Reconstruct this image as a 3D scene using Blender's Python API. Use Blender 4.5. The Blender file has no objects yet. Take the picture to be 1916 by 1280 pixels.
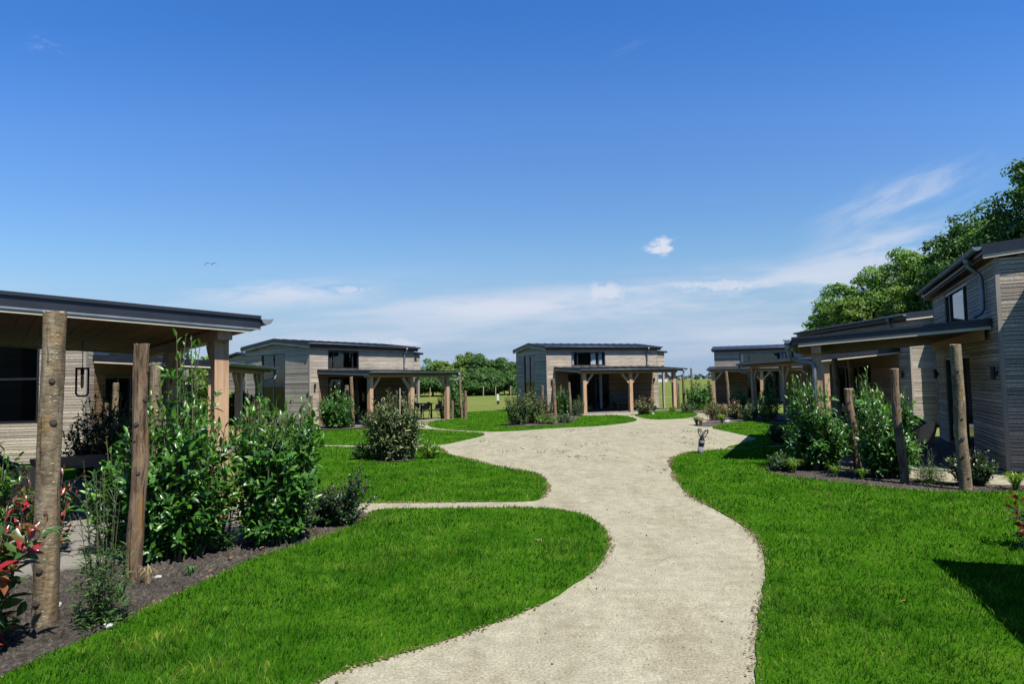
import bpy, math, random
import numpy as np
from mathutils import Vector, Matrix
R = math.radians
random.seed(7)
rng = np.random.default_rng(11)
sc = bpy.context.scene
col = sc.collection

# ------------------------------------------------------------------ camera
cam_d = bpy.data.cameras.new("camera"); cam = bpy.data.objects.new("camera", cam_d); col.objects.link(cam)
cam_d.sensor_width = 36; cam_d.lens = 24; cam_d.clip_end = 6000; cam_d.clip_start = 0.05
p, r = R(3.36), 0.02
fw = Vector((0, math.cos(p), math.sin(p))); r0 = Vector((1, 0, 0)); u0 = r0.cross(fw)
rt = r0*math.cos(r) - u0*math.sin(r); up = u0*math.cos(r) + r0*math.sin(r)
cam.matrix_world = Matrix(((rt.x, up.x, -fw.x, 0), (rt.y, up.y, -fw.y, 0), (rt.z, up.z, -fw.z, 1.75), (0, 0, 0, 1)))
sc.camera = cam

# ------------------------------------------------------------------ sun, sky, exposure
PHI, EL = R(35), R(57)          # sun stands behind and right of the camera
sdir = Vector((math.cos(EL)*math.sin(PHI), -math.cos(EL)*math.cos(PHI), math.sin(EL)))
sl = bpy.data.lights.new("sun", 'SUN'); sl.energy = 5.0; sl.angle = R(0.53); sl.color = (1, .95, .87)
so = bpy.data.objects.new("sun", sl); col.objects.link(so)
so.rotation_euler = sdir.to_track_quat('Z', 'Y').to_euler(); so.location = (0, 0, 30)
w = bpy.data.worlds.new("World"); sc.world = w; w.use_nodes = True
nt = w.node_tree; N = nt.nodes; L = nt.links; N.clear()
def nd(t, **k):
    n = N.new(t)
    for a, b in k.items(): setattr(n, a, b)
    return n
def mth(op, a, b=None, c=None, clamp=False):
    n = nd('ShaderNodeMath', operation=op); n.use_clamp = clamp
    for i, v in enumerate((a, b, c)):
        if v is None: continue
        if isinstance(v, (int, float)): n.inputs[i].default_value = v
        else: L.new(v, n.inputs[i])
    return n.outputs[0]
sky = nd('ShaderNodeTexSky', sky_type='NISHITA', sun_disc=False, sun_elevation=EL, sun_rotation=math.atan2(sdir.x, sdir.y),
         altitude=0, air_density=1.0, dust_density=0.25, ozone_density=2.0)
tc = nd('ShaderNodeTexCoord'); sp = nd('ShaderNodeSeparateXYZ'); L.new(tc.outputs['Generated'], sp.inputs[0])
ysafe = mth('MAXIMUM', sp.outputs[1], .05)
az = mth('DIVIDE', sp.outputs[0], ysafe); el = mth('DIVIDE', sp.outputs[2], ysafe)     # tangent coordinates of the sky, north = +Y
def skynoise(sx, sy, rot, detail, seed, rough=.6, dist=0.0):
    cb = nd('ShaderNodeCombineXYZ')
    c_, s_ = math.cos(rot), math.sin(rot)
    L.new(mth('MULTIPLY', mth('ADD', mth('MULTIPLY', az, c_), mth('MULTIPLY', el, s_)), sx), cb.inputs[0])
    L.new(mth('MULTIPLY', mth('SUBTRACT', mth('MULTIPLY', el, c_), mth('MULTIPLY', az, s_)), sy), cb.inputs[1])
    cb.inputs[2].default_value = seed
    n = nd('ShaderNodeTexNoise'); n.inputs['Scale'].default_value = 1; n.inputs['Detail'].default_value = detail
    n.inputs['Roughness'].default_value = rough; n.inputs['Distortion'].default_value = dist
    L.new(cb.outputs[0], n.inputs['Vector']); return n.outputs[0]
def ramp(v, a, b): 
    n = nd('ShaderNodeMapRange'); n.interpolation_type = 'SMOOTHSTEP'; n.inputs[1].default_value = a; n.inputs[2].default_value = b
    L.new(v, n.inputs[0]); return n.outputs[0]
def blob(cx, cy, rx, ry, rot=0):
    c_, s_ = math.cos(rot), math.sin(rot)
    dx = mth('SUBTRACT', az, cx); dy = mth('SUBTRACT', el, cy)
    a = mth('DIVIDE', mth('ADD', mth('MULTIPLY', dx, c_), mth('MULTIPLY', dy, s_)), rx)
    b = mth('DIVIDE', mth('SUBTRACT', mth('MULTIPLY', dy, c_), mth('MULTIPLY', dx, s_)), ry)
    return ramp(mth('SQRT', mth('ADD', mth('MULTIPLY', a, a), mth('MULTIPLY', b, b))), 1.0, 0.0)
band = mth('MULTIPLY', ramp(el, .0, .05), ramp(el, .19, .10))
n1 = skynoise(2.2, 16, .03, 6, 3.1)
low = mth('MULTIPLY', mth('MULTIPLY', ramp(n1, .38, .72), band), .62)
veil = mth('MULTIPLY', ramp(el, .24, .02), .90)
strat = mth('MULTIPLY', mth('MULTIPLY', blob(.30, .128, .62, .050, .06), ramp(skynoise(5, 30, .05, 8, 8.2), .38, .60)), .85)
strat2 = mth('MULTIPLY', mth('MULTIPLY', blob(.0, .112, .38, .032, .02), ramp(skynoise(5, 34, .0, 8, 1.2), .38, .60)), .8)
strat3 = mth('MULTIPLY', mth('MULTIPLY', blob(-.33, .138, .20, .030, .0), ramp(skynoise(7, 36, .0, 8, 5.2), .38, .58)), .8)
strat4 = mth('MULTIPLY', mth('MULTIPLY', blob(.55, .185, .22, .05, .25), ramp(skynoise(5, 26, .2, 8, 6.2), .36, .60)), .75)
cir = mth('MULTIPLY', mth('MULTIPLY', blob(.585, .258, .20, .060, .36), ramp(skynoise(7, 30, .42, 8, 2.7, .65, .4), .34, .72)), .6)
cir2 = mth('MULTIPLY', mth('MULTIPLY', blob(-.69, .52, .05, .03, -.35), ramp(skynoise(12, 34, -.35, 8, 4.4, .65, .4), .45, .72)), .45)
cir3 = mth('MULTIPLY', mth('MULTIPLY', blob(.185, .50, .05, .008, .45), ramp(skynoise(12, 50, .45, 8, 9.4, .65, .4), .35, .72)), .3)
cumn = skynoise(38, 52, 0, 7, 7.7, .62, .6)
def cumulus(cx, cy, rx, ry, k):
    return mth('MULTIPLY', ramp(mth('ADD', blob(cx, cy, rx*1.25, ry*1.35), mth('MULTIPLY', mth('SUBTRACT', cumn, .5), 2.4)), .30, .85), mth('MULTIPLY', ramp(blob(cx, cy, rx*1.7, ry*1.9), .0, .25), k))
cum = cumulus(.222, .197, .034, .018, 1.0); cum2 = cumulus(.137, .128, .042, .016, .8); cum3 = cumulus(-.17, .060, .05, .014, .6); cum4 = cumulus(.30, .137, .09, .010, .7); cum5 = cumulus(-.24, .141, .05, .010, .6)
tot = None
for v in (low, strat, strat2, strat3, strat4, cir, cir2, cir3, cum, cum2, cum3, cum4, cum5):
    tot = v if tot is None else mth('SUBTRACT', mth('ADD', tot, v), mth('MULTIPLY', tot, v))
hs = nd('ShaderNodeHueSaturation'); hs.inputs['Saturation'].default_value = 1.12; hs.inputs['Value'].default_value = 1.0
tn = nd('ShaderNodeMix', data_type='RGBA', blend_type='MULTIPLY'); tn.inputs[0].default_value = 1; 
tr_ = nd('ShaderNodeValToRGB'); e_ = tr_.color_ramp.elements; e_.new(.4); e_.new(.75)     # the air is bluer overhead, paler towards the horizon
for k_, (p_, c_) in enumerate(((.15, (.76, .85, .88)), (.36, (.80, .90, .99)), (.68, (.86, 1.0, 1.28)), (.95, (.74, .96, 1.34)))): e_[k_].position = p_; e_[k_].color = (*c_, 1)
L.new(mth('DIVIDE', el, .58, None, True), tr_.inputs[0]); L.new(tr_.outputs[0], tn.inputs[7])
L.new(sky.outputs[0], tn.inputs[6]); L.new(tn.outputs[2], hs.inputs['Color'])
mv = nd('ShaderNodeMix', data_type='RGBA'); L.new(veil, mv.inputs[0]); L.new(hs.outputs[0], mv.inputs[6]); mv.inputs[7].default_value = (2.3, 3.2, 4.75, 1)
mx = nd('ShaderNodeMix', data_type='RGBA'); L.new(tot, mx.inputs[0]); L.new(mv.outputs[2], mx.inputs[6]); mx.inputs[7].default_value = (4.9, 5.25, 6.1, 1)
bg = nd('ShaderNodeBackground'); bg.inputs[1].default_value = .066; L.new(mx.outputs[2], bg.inputs[0])
wo = nd('ShaderNodeOutputWorld'); L.new(bg.outputs[0], wo.inputs[0])
sc.view_settings.view_transform = 'Standard'; sc.view_settings.look = 'None'; sc.view_settings.exposure = 1.087; sc.view_settings.gamma = 1
sc.cycles.max_bounces = 8; sc.cycles.transparent_max_bounces = 16

# ------------------------------------------------------------------ materials
MATS = {}
ALB = dict(gravel=.78, larch_grey=.83, tree_leaf=1.12, tree_leaf_olive=1.12, tree_leaf_dark=1.0, soil=.95, meadow=.82, grass_blade=.95, lawn_green=.86, zinc=.6, laurel_leaf=.95, white_paint=.8, olive_leaf=.85, edge_earth=.9)   # factor on each material's base colour, tuned to the sun and exposure
class G:
    def __init__(s, name, rough=.6, metal=0, spec=.5):
        s.m = bpy.data.materials.new(name); s.m.use_nodes = True; s.t = s.m.node_tree; s.n = s.t.nodes; s.l = s.t.links
        s.b = s.n['Principled BSDF']; s.b.inputs['Roughness'].default_value = rough; s.b.inputs['Metallic'].default_value = metal
        s.b.inputs['Specular IOR Level'].default_value = spec; s.out = s.n['Material Output']; MATS[name] = s.m
    def node(s, t, **k):
        n = s.n.new(t)
        for a, b in k.items(): setattr(n, a, b)
        return n
    def coord(s, scale=(1, 1, 1), kind='Object'):
        t = s.node('ShaderNodeTexCoord'); m = s.node('ShaderNodeMapping'); m.inputs['Scale'].default_value = scale
        s.l.new(t.outputs[kind], m.inputs[0]); return m.outputs[0]
    def noise(s, vec, scale, detail=4, rough=.55, dist=0):
        n = s.node('ShaderNodeTexNoise'); s.l.new(vec, n.inputs['Vector']); n.inputs['Scale'].default_value = scale
        n.inputs['Detail'].default_value = detail; n.inputs['Roughness'].default_value = rough; n.inputs['Distortion'].default_value = dist
        return n.outputs[0]
    def ramp(s, v, *stops):
        n = s.node('ShaderNodeValToRGB'); e = n.color_ramp.elements
        while len(e) < len(stops): e.new(.5)
        for k, (pos, c) in enumerate(stops):
            e[k].position = pos; e[k].color = (*c, 1) if not isinstance(c, (int, float)) else (c, c, c, 1)
        s.l.new(v, n.inputs[0]); return n.outputs[0]
    def mix(s, f, a, b, mode='MIX'):
        n = s.node('ShaderNodeMix', data_type='RGBA', blend_type=mode)
        for i, v in ((0, f), (6, a), (7, b)):
            if isinstance(v, (int, float)): n.inputs[i].default_value = v
            elif isinstance(v, tuple): n.inputs[i].default_value = (*v, 1)
            else: s.l.new(v, n.inputs[i])
        return n.outputs[2]
    def island(s): return s.node('ShaderNodeNewGeometry').outputs['Random Per Island']
    def toned(s, c):
        k = ALB.get(s.m.name, .80)
        return tuple(v*k for v in c) if isinstance(c, tuple) else s.mix(1, c, (k, k, k), 'MULTIPLY')
    def color(s, c):
        c = s.toned(c)
        if isinstance(c, tuple): s.b.inputs['Base Color'].default_value = (*c, 1)
        else: s.l.new(c, s.b.inputs['Base Color'])
    def bump(s, v, strength=.4, dist=.01):
        n = s.node('ShaderNodeBump'); n.inputs['Strength'].default_value = strength; n.inputs['Distance'].default_value = dist
        s.l.new(v, n.inputs['Height']); s.l.new(n.outputs[0], s.b.inputs['Normal'])

def wood(name, c1, c2, c3, knots=True, along='x', rough=.75):
    g = G(name, rough, 0, .25)
    sc_ = {'x': (1.2, 24, 24), 'z': (24, 24, 1.2), 'y': (24, 1.2, 24)}[along]
    v = g.coord(sc_); isl = g.island()
    grain = g.noise(v, 1.5, 6, .6, .6)
    base = g.ramp(grain, (.28, c1), (.52, c2), (.75, c3))
    k = g.mix(1, base, g.ramp(isl, (0, .70), (.5, 1.0), (1, 1.25)), 'MULTIPLY')
    big = g.noise(g.coord((.7, .7, .5)), 1.1, 3)
    k = g.mix(.6, k, g.ramp(big, (.3, .72), (.7, 1.12)), 'MULTIPLY')
    if knots:
        vo = g.node('ShaderNodeTexVoronoi'); vo.inputs['Scale'].default_value = 1
        g.l.new(g.coord((2.6, 2.6, 11)), vo.inputs['Vector'])
        k = g.mix(g.ramp(vo.outputs[0], (.05, .75), (.12, 0.0)), k, (c1[0]*.35, c1[1]*.3, c1[2]*.27))
    g.color(k); g.bump(grain, .35, .004); return g
wood('larch_grey', (.22, .185, .145), (.37, .32, .255), (.52, .46, .375), along='x')
wood('larch_fresh', (.15, .085, .045), (.22, .135, .075), (.30, .20, .12), along='x')
wood('timber', (.27, .165, .09), (.38, .245, .145), (.46, .315, .20), knots=True, along='z', rough=.6)
wood('timber_flat', (.24, .145, .08), (.34, .215, .13), (.42, .285, .18), knots=False, along='x', rough=.6)
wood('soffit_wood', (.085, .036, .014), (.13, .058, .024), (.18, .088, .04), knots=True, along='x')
wood('fascia_pale', (.42, .36, .27), (.50, .44, .34), (.56, .50, .40), knots=False, along='y')
wood('trim_grey', (.20, .175, .145), (.27, .24, .20), (.34, .31, .26), knots=False, along='z')
g = G('backing', .9); g.color((.05, .045, .04))
g = G('anthracite', .42, .25, .5); g.color(g.ramp(g.noise(g.coord(), 3, 3), (.3, (.010, .012, .017)), (.7, (.017, .020, .028))))
g = G('frame_black', .4, 0, .5); g.color((.012, .013, .015))
g = G('zinc', .55, .8); g.color(g.ramp(g.noise(g.coord(), 6, 5, .6), (.3, (.20, .23, .26)), (.7, (.36, .40, .44)))); 
g = G('floor_dark', .7); g.color((.05, .045, .04))
g = G('curtain_cloth', .9); g.color((.80, .82, .82))
g = G('bulb_glass', .1); g.color((.5, .36, .2))
g = G('furniture_dark', .55); g.color(g.ramp(g.noise(g.coord(), 30, 2), (.3, (.016, .017, .019)), (.7, (.03, .032, .035))))
g = G('lamp_metal', .45, .3); g.color((.02, .02, .022))
g = G('concrete_grey', .8); g.color(g.ramp(g.noise(g.coord(), 40, 4, .7), (.3, (.10, .10, .10)), (.7, (.17, .17, .17)))); g.bump(g.noise(g.coord(), 60, 3), .3, .003)
g = G('white_paint', .5); g.color((.52, .52, .50))
g = G('stone_white', .8); g.color(g.ramp(g.noise(g.coord(), 9, 4), (.3, (.25, .245, .23)), (.7, (.42, .41, .39))))
g = G('edge_earth', 1.0, 0, 0); g.color(g.ramp(g.island(), (0, (.05, .04, .018)), (.5, (.10, .08, .035)), (1, (.19, .165, .10))))
g = G('dead_leaf', .7); g.color(g.ramp(g.island(), (0, (.16, .06, .02)), (1, (.30, .13, .05))))
# glass: a reflecting, slightly dark clear pane
g = G('glass'); g.n.remove(g.b)
tr = g.node('ShaderNodeBsdfTransparent'); tr.inputs[0].default_value = (.62, .66, .68, 1)
gl = g.node('ShaderNodeBsdfGlossy'); gl.inputs['Roughness'].default_value = .015; gl.inputs[0].default_value = (.9, .93, .95, 1)
ge = g.node('ShaderNodeNewGeometry'); dt = g.node('ShaderNodeVectorMath', operation='DOT_PRODUCT'); g.l.new(ge.outputs['Normal'], dt.inputs[0]); g.l.new(ge.outputs['Incoming'], dt.inputs[1])
def gm_(op, a, b):
    n = g.node('ShaderNodeMath', operation=op)
    for i_, v_ in enumerate((a, b)):
        if v_ is None: continue
        if isinstance(v_, (int, float)): n.inputs[i_].default_value = v_
        else: g.l.new(v_, n.inputs[i_])
    return n.outputs[0]
fr_ = gm_('ADD', .055, gm_('MULTIPLY', .9, gm_('POWER', gm_('SUBTRACT', 1.0, gm_('ABSOLUTE', dt.outputs['Value'], None)), 5.0)))   # Schlick, same from both sides
ms = g.node('ShaderNodeMixShader'); g.l.new(fr_, ms.inputs[0]); g.l.new(tr.outputs[0], ms.inputs[1]); g.l.new(gl.outputs[0], ms.inputs[2])
g.l.new(ms.outputs[0], g.out.inputs[0])
# bark of the rustic posts
g = G('bark', .85, 0, .2)
nv = g.noise(g.coord((1, 1, .35)), 9, 6, .65, .8); n2 = g.noise(g.coord((1, 1, .3)), 3.2, 3, .6, .5)
c = g.ramp(nv, (.30, (.035, .022, .013)), (.46, (.135, .088, .054)), (.6, (.21, .15, .095)), (.78, (.28, .215, .15)))
c = g.mix(g.ramp(n2, (.54, 0.0), (.60, .85)), c, g.ramp(nv, (.3, (.17, .08, .02)), (.7, (.38, .20, .055))))
ck = g.noise(g.coord((1, 1, .05)), 34, 4, .6, .9); c = g.mix(1, c, g.ramp(ck, (.36, (.22, .20, .18)), (.44, (1, 1, 1))), 'MULTIPLY')
g.color(c); g.bump(g.noise(g.coord((1, 1, .22)), 34, 6, .75, .8), 1.0, .016)
g = G('bark_birch', .7, 0, .3)
nv = g.noise(g.coord((1, 1, .35)), 7, 6, .65, .8); n2 = g.noise(g.coord((1, 1, .5)), 3.0, 4, .6, .8)
c = g.ramp(nv, (.3, (.07, .05, .03)), (.48, (.16, .125, .075)), (.6, (.23, .19, .125)), (.78, (.20, .185, .155)))
c = g.mix(g.ramp(n2, (.52, 0.0), (.6, .75)), c, (.21, .125, .04))
ck = g.noise(g.coord((1, 1, .05)), 30, 4, .6, .9); c = g.mix(1, c, g.ramp(ck, (.33, (.30, .27, .24)), (.40, (1, 1, 1))), 'MULTIPLY')
c = g.mix(1, c, g.ramp(g.noise(g.coord((1, 1, 3)), 16, 5, .7, .5), (.38, (.55, .5, .45)), (.55, (1.05, 1.05, 1.05))), 'MULTIPLY')
g.color(c); g.bump(g.noise(g.coord((1, 1, 2)), 22, 6, .7, .6), .9, .010)
g = G('bark_mark_pale', .8); g.color((.62, .58, .48))
g = G('bark_knot', .9); g.color((.025, .017, .012))
g = G('cut_wood', .8); g.color(g.ramp(g.noise(g.coord(), 14, 5), (.3, (.30, .22, .14)), (.7, (.52, .42, .30))))
g = G('trunk_bark', .9); g.color(g.ramp(g.noise(g.coord((1, 1, .3)), 8, 4), (.3, (.05, .042, .035)), (.7, (.14, .12, .10))))
g = G('stem', .7); g.color((.07, .075, .03))
g = G('stem_brown', .8); g.color((.08, .055, .035))

def leafmat(name, dark, mid, light, rough=.4, transl=.35, tcol=None, coat=0.0, spec=.5, odd=None):
    g = G(name, rough, 0, spec)
    at = g.node('ShaderNodeAttribute', attribute_name='tint')           # 0..1 age of the leaf: young growth is paler
    c = g.ramp(g.island(), (0, dark), (.55, mid), (1, light))
    c = g.mix(at.outputs['Fac'], c, light if odd is None else odd)
    if name == 'grass_blade':
        cv = g.coord(); c = g.mix(1, c, g.ramp(g.noise(cv, 1.7, 4, .6), (.34, (.42, .55, .6)), (.5, (1.0, 1.0, 1.0)), (.66, (2.0, 1.40, 1.5))), 'MULTIPLY')
        c = g.mix(1, c, g.ramp(g.noise(cv, 4.2, 4, .65), (.38, (.48, .60, .7)), (.5, (1.0, 1.0, 1.0)), (.64, (1.6, 1.3, 1.9))), 'MULTIPLY')
        c = g.mix(1, c, g.ramp(g.noise(cv, 9, 3, .6), (.35, (.60, .66, .7)), (.66, (1.5, 1.28, 1.3))), 'MULTIPLY')
    g.color(c)
    t = g.node('ShaderNodeBsdfTranslucent')
    g.l.new(g.mix(1, g.toned(c), (1.25, 1.5, .55) if tcol is None else tcol, 'MULTIPLY'), t.inputs[0])
    m = g.node('ShaderNodeMixShader'); m.inputs[0].default_value = transl
    g.l.new(g.b.outputs[0], m.inputs[1]); g.l.new(t.outputs[0], m.inputs[2]); g.l.new(m.outputs[0], g.out.inputs[0])
    g.b.inputs['Coat Weight'].default_value = coat; g.b.inputs['Coat Roughness'].default_value = .2
    return g
leafmat('laurel_leaf', (.014, .055, .008), (.030, .105, .012), (.060, .165, .018), .38, .28, coat=.08, odd=(.11, .25, .03))
leafmat('olive_leaf', (.016, .036, .008), (.030, .064, .013), (.058, .105, .022), .5, .22, spec=.35, odd=(.22, .22, .08))
leafmat('photinia_leaf', (.03, .07, .015), (.05, .11, .02), (.10, .14, .03), .36, .25, coat=.1, odd=(.30, .020, .026))
leafmat('young_leaf', (.06, .13, .015), (.10, .20, .02), (.17, .28, .03), .45, .4, odd=(.25, .36, .05))
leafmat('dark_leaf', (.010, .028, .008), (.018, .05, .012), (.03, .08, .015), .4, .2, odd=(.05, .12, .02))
leafmat('weed_leaf', (.02, .06, .014), (.035, .095, .02), (.06, .14, .03), .5, .3, odd=(.10, .18, .04))
leafmat('dry_leaf', (.20, .15, .07), (.30, .24, .12), (.40, .33, .18), .7, .2, tcol=(1, 1, .8))
leafmat('red_spike', (.08, .03, .03), (.13, .05, .045), (.20, .09, .07), .5, .3, tcol=(1, .8, .6))
leafmat('tree_leaf', (.024, .066, .008), (.058, .130, .014), (.11, .20, .024), .5, .38, spec=.3, odd=(.17, .27, .07))
leafmat('tree_leaf_olive', (.034, .066, .008), (.072, .125, .014), (.13, .19, .024), .5, .38, spec=.3, odd=(.16, .22, .05))
leafmat('tree_leaf_dark', (.016, .048, .008), (.034, .085, .014), (.065, .135, .022), .5, .32, spec=.3, odd=(.07, .15, .03))
leafmat('hazy_tree_leaf', (.03, .065, .045), (.04, .085, .055), (.055, .10, .065), .6, .2)  # distance haze put into the leaf colour, bluer than the nearer trees
g = leafmat('grass_blade', (.011, .064, .003), (.028, .115, .006), (.085, .185, .020), .6, .42, tcol=(1.2, 1.5, .3), spec=0, odd=(.11, .15, .03))

def ground(name, f):
    g = G(name, 1.0, 0, 0); f(g); return g
def lawn_f(g):
    a = g.noise(g.coord(), 1.1, 5, .6); b = g.noise(g.coord((1, 1, 1)), 60, 4, .7)
    c = g.ramp(a, (.3, (.020, .072, .003)), (.5, (.034, .105, .005)), (.72, (.065, .14, .010)))
    g.color(g.mix(.7, c, g.ramp(b, (.3, .45), (.7, 1.35)), 'MULTIPLY')); g.bump(b, .8, .02)
ground('lawn_green', lawn_f)
def gravel_f(g):
    fine = g.noise(g.coord(), 48, 6, .85); mid = g.noise(g.coord(), 6.5, 5, .6); big = g.noise(g.coord(), .7, 6, .65); trk = g.noise(g.coord((1, .35, 1)), 2.2, 6, .7)
    c = g.ramp(fine, (.33, (.10, .086, .054)), (.45, (.268, .248, .172)), (.58, (.362, .342, .252)), (.70, (.48, .46, .37)))
    c = g.mix(.8, c, g.ramp(mid, (.3, .72), (.7, 1.15)), 'MULTIPLY')
    c = g.mix(g.ramp(big, (.46, 0.0), (.66, .5)), c, (.27, .26, .19))
    c = g.mix(.75, c, g.ramp(trk, (.34, (.74, .72, .68)), (.55, (1.0, 1.0, 1.0)), (.72, (1.12, 1.12, 1.14))), 'MULTIPLY')
    vo = g.node('ShaderNodeTexVoronoi'); vo.inputs['Scale'].default_value = 62; g.l.new(g.coord(), vo.inputs['Vector'])
    c = g.mix(.5, c, g.ramp(vo.outputs['Distance'], (.08, .35), (.28, 1.0), (.8, 1.08)), 'MULTIPLY')
    g.color(c); g.bump(vo.outputs['Distance'], .6, .006)
ground('gravel', gravel_f)
def soil_f(g):
    a = g.noise(g.coord(), 26, 7, .8); b = g.noise(g.coord(), 3, 5)
    c = g.ramp(a, (.34, (.025, .022, .019)), (.5, (.085, .074, .062)), (.62, (.155, .138, .118)), (.74, (.36, .34, .30)))
    g.color(g.mix(.5, c, g.ramp(b, (.35, .5), (.65, 1.25)), 'MULTIPLY')); g.bump(a, 1.0, .05)
ground('soil', soil_f)
def meadow_f(g):
    a = g.noise(g.coord((.035, .55, 1)), 1.2, 8, .75); b = g.noise(g.coord((1, 3.5, 1)), 1.9, 6, .8); cc = g.noise(g.coord((.01, .01, 1)), 1, 3)
    c = g.ramp(a, (.34, (.062, .100, .016)), (.5, (.125, .150, .038)), (.64, (.235, .235, .095)))
    c = g.mix(.6, c, g.ramp(b, (.3, .45), (.7, 1.35)), 'MULTIPLY')
    g.color(g.mix(g.ramp(cc, (.4, 0.0), (.6, .35)), c, (.045, .11, .018))); g.bump(b, .5, .05)
ground('meadow', meadow_f)
def paver_f(g):
    br = g.node('ShaderNodeTexBrick'); g.l.new(g.coord(), br.inputs['Vector']); br.inputs['Scale'].default_value = 1
    br.inputs['Brick Width'].default_value = .6; br.inputs['Row Height'].default_value = .6; br.offset = 0; br.inputs['Mortar Size'].default_value = .006
    br.inputs['Color1'].default_value = (.21, .20, .175, 1); br.inputs['Color2'].default_value = (.18, .17, .15, 1); br.inputs['Mortar'].default_value = (.06, .055, .05, 1)
    g.color(g.mix(.5, br.outputs[0], g.ramp(g.noise(g.coord(), 25, 5, .7), (.3, .7), (.7, 1.15)), 'MULTIPLY'))
ground('paving', paver_f)

# ------------------------------------------------------------------ helpers
def tag(o, label=None, cat=None, group=None, kind=None):
    if label: o['label'] = label
    if cat: o['category'] = cat
    if group: o['group'] = group
    if kind: o['kind'] = kind
    return o
def empty(name, loc, rz=0):
    o = bpy.data.objects.new(name, None); col.objects.link(o); o.location = loc; o.rotation_euler = (0, 0, rz); o.empty_display_size = .2; return o
def link(name, me, parent=None):
    o = bpy.data.objects.new(name, me); col.objects.link(o)
    if parent is not None: o.parent = parent
    return o
class MB:
    def __init__(s, m=1): s.v = []; s.f = []; s.mi = []; s.m = m; s.cur = 0; s.smooth = False
    def add(s, vs, fs):
        n = len(s.v); s.v += [(a, b*s.m, c) for a, b, c in vs]
        for f in fs:
            f = [n+i for i in f]
            s.f.append(f[::-1] if s.m < 0 else f); s.mi.append(s.cur)
    def box(s, x0, x1, y0, y1, z0, z1):
        if x1 < x0: x0, x1 = x1, x0
        if y1 < y0: y0, y1 = y1, y0
        s.add([(x0,y0,z0),(x1,y0,z0),(x1,y1,z0),(x0,y1,z0),(x0,y0,z1),(x1,y0,z1),(x1,y1,z1),(x0,y1,z1)],
              [(0,3,2,1),(4,5,6,7),(0,1,5,4),(1,2,6,5),(2,3,7,6),(3,0,4,7)])
    def hexa(s, p):   # 8 points, bottom ring 0-3 counter-clockwise from above, top ring 4-7
        s.add(p, [(0,3,2,1),(4,5,6,7),(0,1,5,4),(1,2,6,5),(2,3,7,6),(3,0,4,7)])
    def bar(s, a, b, w_, h_):   # a straight bar of rectangular section between two points
        a, b = Vector(a), Vector(b); d = (b-a).normalized(); up_ = Vector((0,0,1)) if abs(d.z) < .95 else Vector((1,0,0))
        x = d.cross(up_).normalized()*w_/2; y = x.normalized().cross(d).normalized()*h_/2
        ps = [a-x-y, a+x-y, b+x-y, b-x-y, a-x+y, a+x+y, b+x+y, b-x+y]; s.hexa([tuple(q) for q in ps])
    def tube(s, pts, rad, seg=10, cap=True):
        pts = [Vector(q) for q in pts]; rad = [rad]*len(pts) if isinstance(rad, (int, float)) else rad
        n0 = len(s.v); prev = None; ring = []
        for i, q in enumerate(pts):
            d = (pts[min(i+1, len(pts)-1)]-pts[max(i-1, 0)]).normalized()
            if prev is None: x = d.orthogonal().normalized()
            else: x = (prev - d*prev.dot(d)).normalized()
            prev = x; y = d.cross(x)
            ring += [tuple(q+(x*math.cos(2*math.pi*k/seg)+y*math.sin(2*math.pi*k/seg))*rad[i]) for k in range(seg)]
        fs = [(i*seg+k, i*seg+(k+1)%seg, (i+1)*seg+(k+1)%seg, (i+1)*seg+k) for i in range(len(pts)-1) for k in range(seg)]
        if cap: fs += [tuple(range(seg))[::-1], tuple((len(pts)-1)*seg+k for k in range(seg))]
        s.add(ring, fs)
    def build(s, name, mats, parent=None, smooth=False):
        me = bpy.data.meshes.new(name); me.from_pydata(s.v, [], s.f)
        for m_ in ([mats] if isinstance(mats, str) else mats): me.materials.append(MATS[m_])
        me.polygons.foreach_set('material_index', s.mi)
        if smooth: me.polygons.foreach_set('use_smooth', [len(f) == 4 for f in s.f])
        me.update(); return link(name, me, parent)
def npmesh(name, V, F, mat, parent=None, tint=None, smooth=False):
    """V (n,3) floats, F (m,3|4) ints"""
    me = bpy.data.meshes.new(name); k = F.shape[1]
    me.vertices.add(len(V)); me.vertices.foreach_set('co', V.astype(np.float32).ravel())
    me.loops.add(F.size); me.loops.foreach_set('vertex_index', F.astype(np.int32).ravel())
    me.polygons.add(len(F)); me.polygons.foreach_set('loop_start', np.arange(0, F.size, k, dtype=np.int32))
    me.polygons.foreach_set('use_smooth', np.full(len(F), smooth))
    me.materials.append(MATS[mat])
    if tint is not None:
        a = me.attributes.new('tint', 'FLOAT', 'POINT'); a.data.foreach_set('value', tint.astype(np.float32))
    me.update(calc_edges=True); return link(name, me, parent)

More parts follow.
